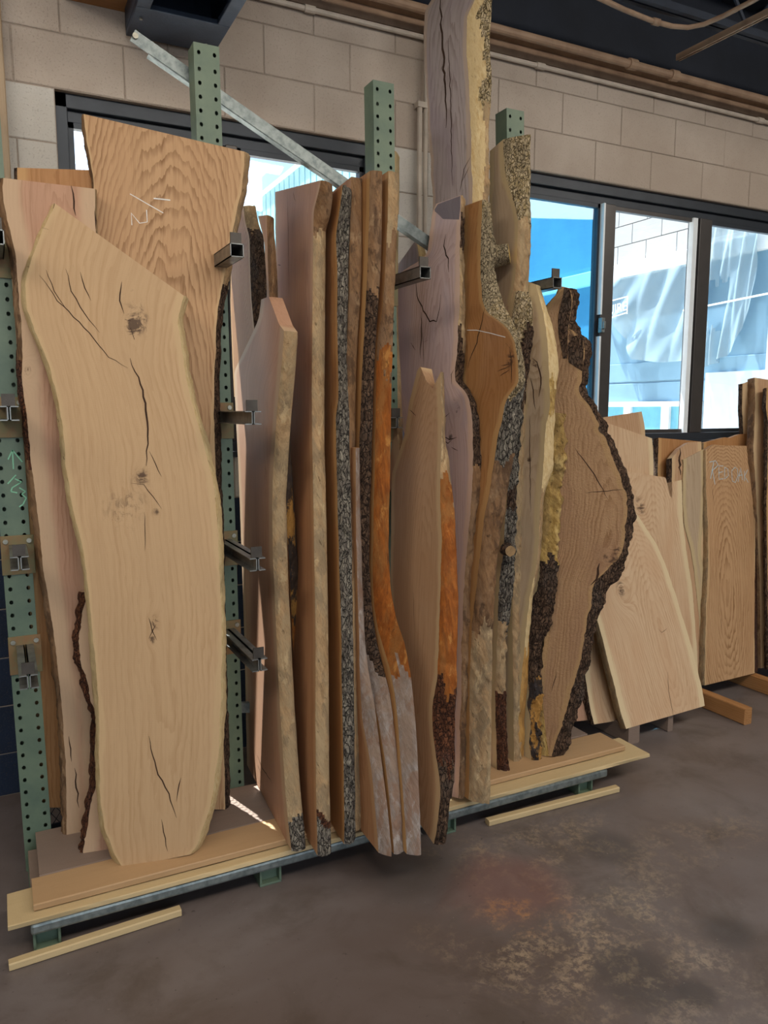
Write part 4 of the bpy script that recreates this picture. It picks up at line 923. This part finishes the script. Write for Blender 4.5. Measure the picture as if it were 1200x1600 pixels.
slab('live_edge_plank', 'orange brown slab with large round burl bulge and speckled bark edge', (733, 1252), (753, 312, -.80), -90,
     [(726, 322), (724, 400), (724, 480), (722, 600), (720, 640), (715, 900), (712, 1235)], C4R, t=.06, mat='orange', R2=C4R2, eR=[(-1e9, 'palebark'), (600, 'greybark'), (730, 'livebrown'), (1000, 'live')], eL='live', rough=.006, jit=.003, group=G1,
     knots=[(797, 560, .05), (737, 322, .008)], opt=dict(u0=.0, cath=.2), cracks=[(.006, [(758, 480), (752, 510), (745, 535), (737, 555), (731, 575)]), (.005, [(797, 540), (799, 570), (800, 598)]), (.003, [(783, 572), (797, 568)]), (.003, [(777, 580), (797, 572)]), (.003, [(781, 588), (797, 577)]), (.003, [(790, 536), (797, 545)])],
     chalk=[(.003, [(730, 516), (745, 516), (768, 521), (790, 527)])])
# sawn branch stub on the burl slab
def stub(name, label, px, py, Y, dirv, r, ln, mat, capmat, cat='branch stub', parent=None, cap='d8b25c'):
    c = at(px, py, 1, Y); dv_ = np.array(dirv, float); dv_ /= np.linalg.norm(dv_); a = np.cross(dv_, [0, 0, 1.0]); a /= np.linalg.norm(a); b_ = np.cross(a, dv_)
    v = []; f = []; nn = 22; m_ = 10
    for i in range(m_+1):
        for k in range(nn):
            t_ = 2*math.pi*k/nn; rr = r*(1+.25*(1-i/m_)**2+.14*float(fbm(np.array(k*.6+px), np.array(i*.5), 3))+.1*math.sin(2*t_))
            v.append(tuple(dv_*ln*i/m_+a*math.cos(t_)*rr*1.25+b_*math.sin(t_)*rr))
    for i in range(m_):
        for k in range(nn): f.append((i*nn+k, i*nn+(k+1) % nn, (i+1)*nn+(k+1) % nn, (i+1)*nn+k))
    f.append(tuple(range(nn))[::-1])
    o = mesh_obj(name, v, f, Bk[mat]); o.location = tuple(c)
    cv = [v[m_*nn+k] for k in range(nn)]; mid = tuple(dv_*ln*1.03)
    cp = mesh_obj('sawn_end', cv+[mid], [(k, (k+1) % nn, nn) for k in range(nn)], simple('sawn_end_grain', cap, .6, var=.12, scale=30), o)
    return o
C4 = bpy.data.objects[[o.name for o in COL.objects if o.get('label', '').startswith('orange brown slab with large')][0]]
st = stub('branch_stub', '', 768, 402, -.77, (.75, -.6, .15), .036, .07, 'palebark', None); kid(st, C4)
slab('live_edge_plank', 'pale slab with bark wedge on its edge in front of the fourth post', (803, 1190), (786, 218, -.70), -88,
     [(765, 236), (764, 400), (768, 700), (780, 1180)], [(786, 218), (787, 250), (790, 275), (798, 300), (806, 325), (810, 350), (808, 400), (804, 440), (798, 470), (797, 600), (800, 900), (803, 1190)], t=.06, mat='yellow',
     R2=[(829, 226), (829, 260), (828, 330), (828, 400), (826, 440), (824, 470), (820, 600), (815, 900), (815, 1190)], eR=[(-1e9, 'palebark'), (345, 'live')], eL='live', rough=.005, group=G1, cracks=[(.003, [(800, 300), (806, 320)])])
slab('live_edge_plank', 'slab edge with lumpy grey white bark above dark bark, right of the burl bulge', (777, 1203), (812, 455, -.84), -88,
     .2, [(806, 455), (800, 490), (802, 530), (808, 570), (811, 600), (806, 640), (800, 690), (794, 740), (790, 800), (786, 860), (779, 930), (776, 1000), (774, 1090), (777, 1203)], t=.05, mat='yellow',
     R2=[(826, 455), (832, 480), (832, 520), (826, 570), (820, 600), (816, 640), (812, 690), (808, 740), (806, 800), (805, 860), (800, 930), (790, 1000), (789, 1090), (794, 1203)],
     eR=[(-1e9, 'palebark'), (525, 'darkbark'), (640, 'greybark'), (760, 'darkbark'), (800, 'greybark'), (990, 'live'), (1085, 'redbark')], eL='live', rough=.009, jit=.005, group=G1)
st = stub('branch_stub', '', 791, 858, -.93, (.1, -.9, -.15), .022, .026, 'darkbark', None, cap='9a7d58'); kid(st, bpy.data.objects[[o.name for o in COL.objects if o.get('label', '').startswith('slab edge with lumpy')][0]])
slab('live_edge_plank', 'olive tan slab with smooth pale edge left of the burl slab', (808, 1188), (838, 445, -.84), -70,
     [(826, 440), (815, 560), (812, 700), (805, 800), (795, 900), (778, 960), (776, 1050), (790, 1185)], [(836, 445), (845, 475), (852, 505), (856, 540), (857, 590), (860, 630), (852, 670), (850, 730), (846, 770), (843, 830), (838, 880), (826, 940), (820, 1000), (812, 1100), (806, 1188)], t=.05, mat='yellow',
     R2=[(840, 442), (850, 470), (862, 505), (870, 535), (873, 580), (870, 610), (866, 640), (866, 680), (865, 730), (850, 770), (846, 830), (842, 880), (832, 940), (826, 1000), (824, 1060), (820, 1120), (818, 1188)],
     eR=[(-1e9, 'palerough'), (600, 'yellowrough'), (640, 'palerough'), (760, 'live'), (930, 'palerough'), (1010, 'honey')], eL='live', rough=.003, jit=.003, group=G1, knots=[(835, 570, .03), (826, 720, .02)],
     cracks=[(.006, [(832, 560), (840, 565), (845, 590), (843, 620)]), (.008, [(822, 600), (820, 620), (818, 640)]), (.004, [(828, 590), (833, 610), (836, 640)]), (.003, [(828, 650), (828, 720), (829, 800)])], opt=dict(cath=.3))
slab('live_edge_plank', 'slab with rough yellow torn edge tucked against the burl slab', (832, 1188), (868, 660, -.86), -80,
     .14, [(866, 645), (864, 690), (862, 730), (850, 745), (846, 800), (843, 860), (842, 900), (830, 940), (824, 1000), (826, 1100), (830, 1188)], t=.05, mat='yellow',
     R2=[(878, 645), (883, 690), (882, 730), (874, 760), (872, 820), (870, 880), (868, 930), (858, 980), (846, 1020), (844, 1100), (844, 1188)],
     eR=[(-1e9, 'yellowrough'), (880, 'darkbark'), (1060, 'blackbark')], eL='live', rough=.013, jit=.008, group=G1)
C9R = [(890, 450), (896, 465), (893, 490), (889, 505), (890, 518), (900, 526), (908, 519), (913, 535), (914, 560), (909, 585), (904, 612), (908, 622), (920, 635), (928, 650), (930, 672), (938, 668), (945, 680), (955, 705), (964, 735), (973, 753), (981, 772), (982, 800), (979, 822), (977, 845), (970, 862), (962, 876), (952, 884), (944, 896), (930, 908), (926, 925), (924, 940), (917, 960), (914, 990), (907, 1030), (898, 1060), (888, 1100), (878, 1130), (870, 1160), (863, 1182)]
C9R2 = [(894, 452), (899, 465), (896, 490), (893, 505), (893, 522), (904, 526), (912, 519), (917, 535), (917, 560), (914, 585), (913, 612), (917, 622), (928, 635), (934, 650), (936, 672), (946, 672), (953, 684), (962, 708), (971, 738), (980, 755), (986, 772), (987, 800), (983, 822), (980, 850), (978, 868), (972, 890), (966, 908), (950, 917), (942, 930), (938, 945), (928, 970), (923, 995), (918, 1030), (911, 1060), (903, 1100), (896, 1130), (889, 1160), (882, 1182)]
c9 = slab('live_edge_plank', 'huge burl slab with two knobbly prongs and dark bark along its curved right side', (862, 1184), (889, 470, -.82), -52,
     [(878, 447), (868, 462), (850, 482), (848, 500), (856, 560), (860, 640), (858, 760), (856, 900), (852, 1000), (844, 1080), (842, 1182)], C9R, t=.05, mat='burl', R2=C9R2, eR='darkbark', eL='live', rough=.008, jit=.005, group=G1,
     knots=[(880, 480, .02), (900, 560, .02), (945, 870, .02), (965, 860, .02)], stains=[(888, 470, .045, .8), (893, 515, .04, .8), (908, 540, .04, .8), (960, 880, .03, .9), (850, 1160, .02, .6)], cracks=[(.004, [(898, 700), (925, 735), (950, 780)]), (.003, [(915, 770), (975, 765)]), (.01, [(925, 915), (932, 905), (936, 880)]), (.003, [(862, 1080), (870, 1050)]), (.003, [(902, 903), (907, 910)])], opt=dict(u0=.12, cath=.3, d0=.04), dv=.006)

patch(c9, 'bark', (862, 1184), (889, 470, -.82), -52, [(882, 449), (878, 470), (872, 490), (872, 520), (880, 560)], [(889, 451), (894, 468), (891, 490), (887, 515), (886, 560)], 'darkbark')
patch(c9, 'bark', (862, 1184), (889, 470, -.82), -52, [(897, 526), (889, 530), (886, 548), (889, 566)], [(907, 522), (911, 535), (912, 552), (910, 580)], 'darkbark')
patch(c9, 'bark', (862, 1184), (889, 470, -.82), -52, [(842, 1105), (843, 1150), (844, 1180)], [(848, 1100), (853, 1150), (858, 1182)], 'yellowrough')

# ------------------------------------------------------------------ slabs leaning against the wall to the right
G2 = 'slabs leaning under the right window'
D = dict(z0=.092, group=G2)
slab('live_edge_plank', 'broad cream slab with swirling grain leaning in front, right of the rack', (1040, 1121), (960, 790, -.42), 1,
     [(925, 795), (923, 900), (928, 952), (935, 975), (944, 1005), (952, 1040), (962, 1080), (969, 1110), (978, 1139)], [(985, 790), (1003, 815), (1026, 850), (1039, 880), (1051, 915), (1059, 940), (1073, 985), (1086, 1030), (1096, 1070), (1101, 1103)], t=.05, mat='cream',
     L2=[(915, 795), (914, 900), (917, 952), (925, 975), (934, 1005), (942, 1040), (952, 1080), (960, 1110), (969, 1135)], eL='live', eR='live', knots=[(970, 920, .05), (1035, 985, .012)],
     cracks=[(.0025, [(1043, 1050), (1045, 1080), (1052, 1118)]), (.0025, [(1028, 982), (1034, 988), (1042, 982)])], opt=dict(u0=.1, cath=.3, d0=.05), rough=.001, **D)
slab('live_edge_plank', 'tan slab half hidden behind the cream one, low at its left', (945, 1127), (940, 950, -.42), 2, [(918, 940), (913, 985), (912, 1030), (915, 1060), (921, 1100), (928, 1132)], [(975, 935), (1000, 1120)], t=.045, mat='cream', L2=[(900, 940), (900, 985), (903, 1030), (906, 1060), (914, 1100), (924, 1131)], eL='darkbark', eR='live', rough=.005, **D)
slab('live_edge_plank', 'dark edged slab at the bottom beside the burl slab foot', (910, 1128), (915, 950, -.40), 2, [(893, 940), (897, 1060), (901, 1127)], [(925, 940), (930, 1124)], t=.03, mat='pink', eL='sawn', eR='live', push=.0, z0=.092, group=G2)
slab('live_edge_plank', 'tan slab with deep notch in its top, behind the cream one', (1040, 1085), (1000, 738, -.27), 1,
     [(958, 733), (955, 800), (960, 1085)], [(1065, 750), (1067, 810), (1072, 860), (1082, 920), (1088, 1000), (1092, 1085)], t=.04, mat='cream', top=[(0, 0), (.72, -.0), (.76, -.0), (.775, -.10), (.82, -.12), (.84, -.02), (1, 0)], eL='sawn', eR='live', knots=[(1000, 790, .06)],
     opt=dict(cath=.3, d0=.04), rough=.001, **D)
slab('live_edge_plank', 'cream coloured slab top with slanted cut standing behind the notched one', (975, 1080), (975, 670, -.20), 0,
     [(932, 655), (935, 700), (940, 1080)], [(1019, 685), (1021, 710), (1021, 745), (1020, 1080)], t=.035, mat='cream', eL='sawn', eR='live', rough=.001, **D)
slab('live_edge_plank', 'small tan slab corner poking out behind the cream slab top', (975, 1070), (975, 660, -.13), 0, [(943, 652), (943, 1070)], [(1002, 643), (1008, 665), (1008, 1070)], t=.025, mat='tan', eL='sawn', eR='live', rough=.001, du=.03, dv=.03, **D)
slab('live_edge_plank', 'reddish slab with barked left edge standing behind, level sawn top', (1060, 1060), (1060, 688, -.10), 0,
     [(1029, 684), (1028, 740), (1030, 1060)], [(1096, 690), (1098, 1060)], t=.035, mat='orange', L2=[(1021, 688), (1021, 740), (1022, 1060)], eL='darkbark', eR='sawn', rough=.003, **D)
slab('live_edge_plank', 'slab with a dark knot hole below its peaked top', (1072, 1070), (1075, 690, -.17), 0,
     [(1050, 716), (1049, 760), (1052, 1070)], [(1096, 690), (1098, 760), (1100, 1070)], t=.035, mat='tan', L2=[(1042, 722), (1038, 780), (1040, 1070)], eL='darkbark', eR='live', top=[(0, 0), (.3, .03), (.6, .035), (1, 0)], rough=.004,
     cracks=[(.014, [(1063, 700), (1063, 715), (1062, 742)]), (.01, [(1060, 718), (1062, 730)])], **D)
slab('live_edge_plank', 'narrow yellowish slab with slanted top left of the lettered one', (1080, 1068), (1085, 712, -.20), 0,
     [(1068, 718), (1067, 780), (1069, 820), (1080, 860), (1086, 900), (1092, 960), (1095, 1040), (1096, 1068)], [(1100, 702), (1100, 760), (1098, 800), (1095, 860), (1100, 900), (1101, 1066)], t=.035, mat='yellow', eL='live', eR=[(-1e9, 'live'), (750, 'darkbark')],
     rough=.003, **D)
slab('live_edge_plank', 'wide reddish oak slab with blue chalk lettering, leaning under the right window', (1140, 1061), (1145, 694, -.20), 0,
     [(1103, 703), (1103, 760), (1107, 830), (1106, 900), (1103, 960), (1101, 1071)], [(1184, 697), (1182, 760), (1180, 830), (1179, 950), (1179, 1052)], t=.045, mat='oak', R2=[(1189, 698), (1187, 760), (1184, 830), (1183, 950), (1183, 1052)], eL='live', eR='redbark', rough=.002,
     top=[(0, 0), (.15, .03), (.3, .02), (1, 0)], opt=dict(d0=.06, cath=.35), cracks=[(.002, [(1112, 760), (1116, 790)]), (.002, [(1126, 965), (1128, 985)])],
     chalk=[(.004, [(1114, 748), (1119, 722)]), (.0035, [(1112, 722), (1122, 720), (1126, 727), (1117, 735), (1121, 757)]), (.003, [(1134, 728), (1127, 728), (1127, 749), (1134, 748)]), (.003, [(1127, 739), (1133, 737)]),
            (.003, [(1136, 730), (1136, 749), (1142, 743), (1141, 733), (1136, 730)]), (.003, [(1152, 730), (1147, 736), (1148, 752), (1153, 754), (1157, 743), (1156, 733), (1152, 730)]), (.003, [(1157, 753), (1161, 731), (1164, 750)]), (.003, [(1158, 743), (1164, 742)]),
            (.003, [(1167, 736), (1167, 752)]), (.003, [(1172, 734), (1167, 744), (1173, 754)])], chalkmat='bluechalk', **D)
oak_ = [o for o in COL.objects if o.get('label', '').startswith('wide reddish oak')][0]
slab('live_edge_plank', 'thin white edged slab standing in front of the right window pane', (1170, 1000, -.17), (1168, 600, -.12), 0, [(1160, 600), (1159, 640), (1162, 690), (1163, 1050)], [(1172, 594), (1172, 690), (1174, 1050)], t=.03, mat='tan', R2=[(1179, 592), (1176, 640), (1178, 690), (1180, 1050)], eL='darkbark', eR='palerough', rough=.002, **D)
slab('live_edge_plank', 'tall tan slab cut off by the right picture edge', (1200, 1042), (1190, 591, -.16), 0,
     [(1179, 590), (1180, 640), (1177, 700), (1181, 760), (1184, 840), (1187, 900), (1189, 1044)], [(1250, 600), (1250, 1030)], t=.05, mat='tan', eL='livebrown', eR='live', rough=.004, **D)
slab('live_edge_plank', 'dark barked slab at the right picture edge overlapping the tall tan one', (1205, 1050), (1205, 600, -.24), 0, [(1198, 606), (1197, 640), (1200, 660), (1198, 800), (1201, 1046)], [(1260, 600), (1260, 1040)], t=.04, mat='orange', L2=[(1193, 606), (1192, 640), (1195, 660), (1193, 800), (1196, 1046)], eL='darkbark', eR='live', rough=.006, **D)
slab('live_edge_plank', 'slab top with torn grey bark just above the lettered oak slab', (1140, 1000, -.26), (1120, 690, -.14), 0, [(1100, 692), (1102, 1056)], [(1180, 677), (1182, 1052)], t=.03, mat='orange', eL='live', eR='live', top=[(0, 0), (.4, .01), (.5, .0), (.7, .012), (1, 0)], rough=.003, du=.02, dv=.02, **D)
# bearers on the floor under them
def bearer(label, px, py, z, yback, w_, h_, mat, name='timber_bearer'):
    p = at(px, py, 2, 0); b = wbox(name, (p[0], (p[1]+yback)/2, h_/2+.0005), (abs(yback-p[1]), w_, h_), mat, rad(90)); tag(b, label, 'timber'); return b
bearer('orange timber bearer on the floor under the lettered oak slab', 1168, 1132, 0, -.12, .055, .085, 'orange')
bearer('orange timber bearer on the floor at the right picture edge', 1222, 1092, 0, -.12, .055, .085, 'orange')
bearer('grey timber bearer on the floor under the cream slab', 990, 1162, 0, -.12, .07, .088, 'worn')
bearer('small grey timber stub on the floor right of the grey bearer', 1047, 1143, 0, -.30, .035, .088, 'worn')
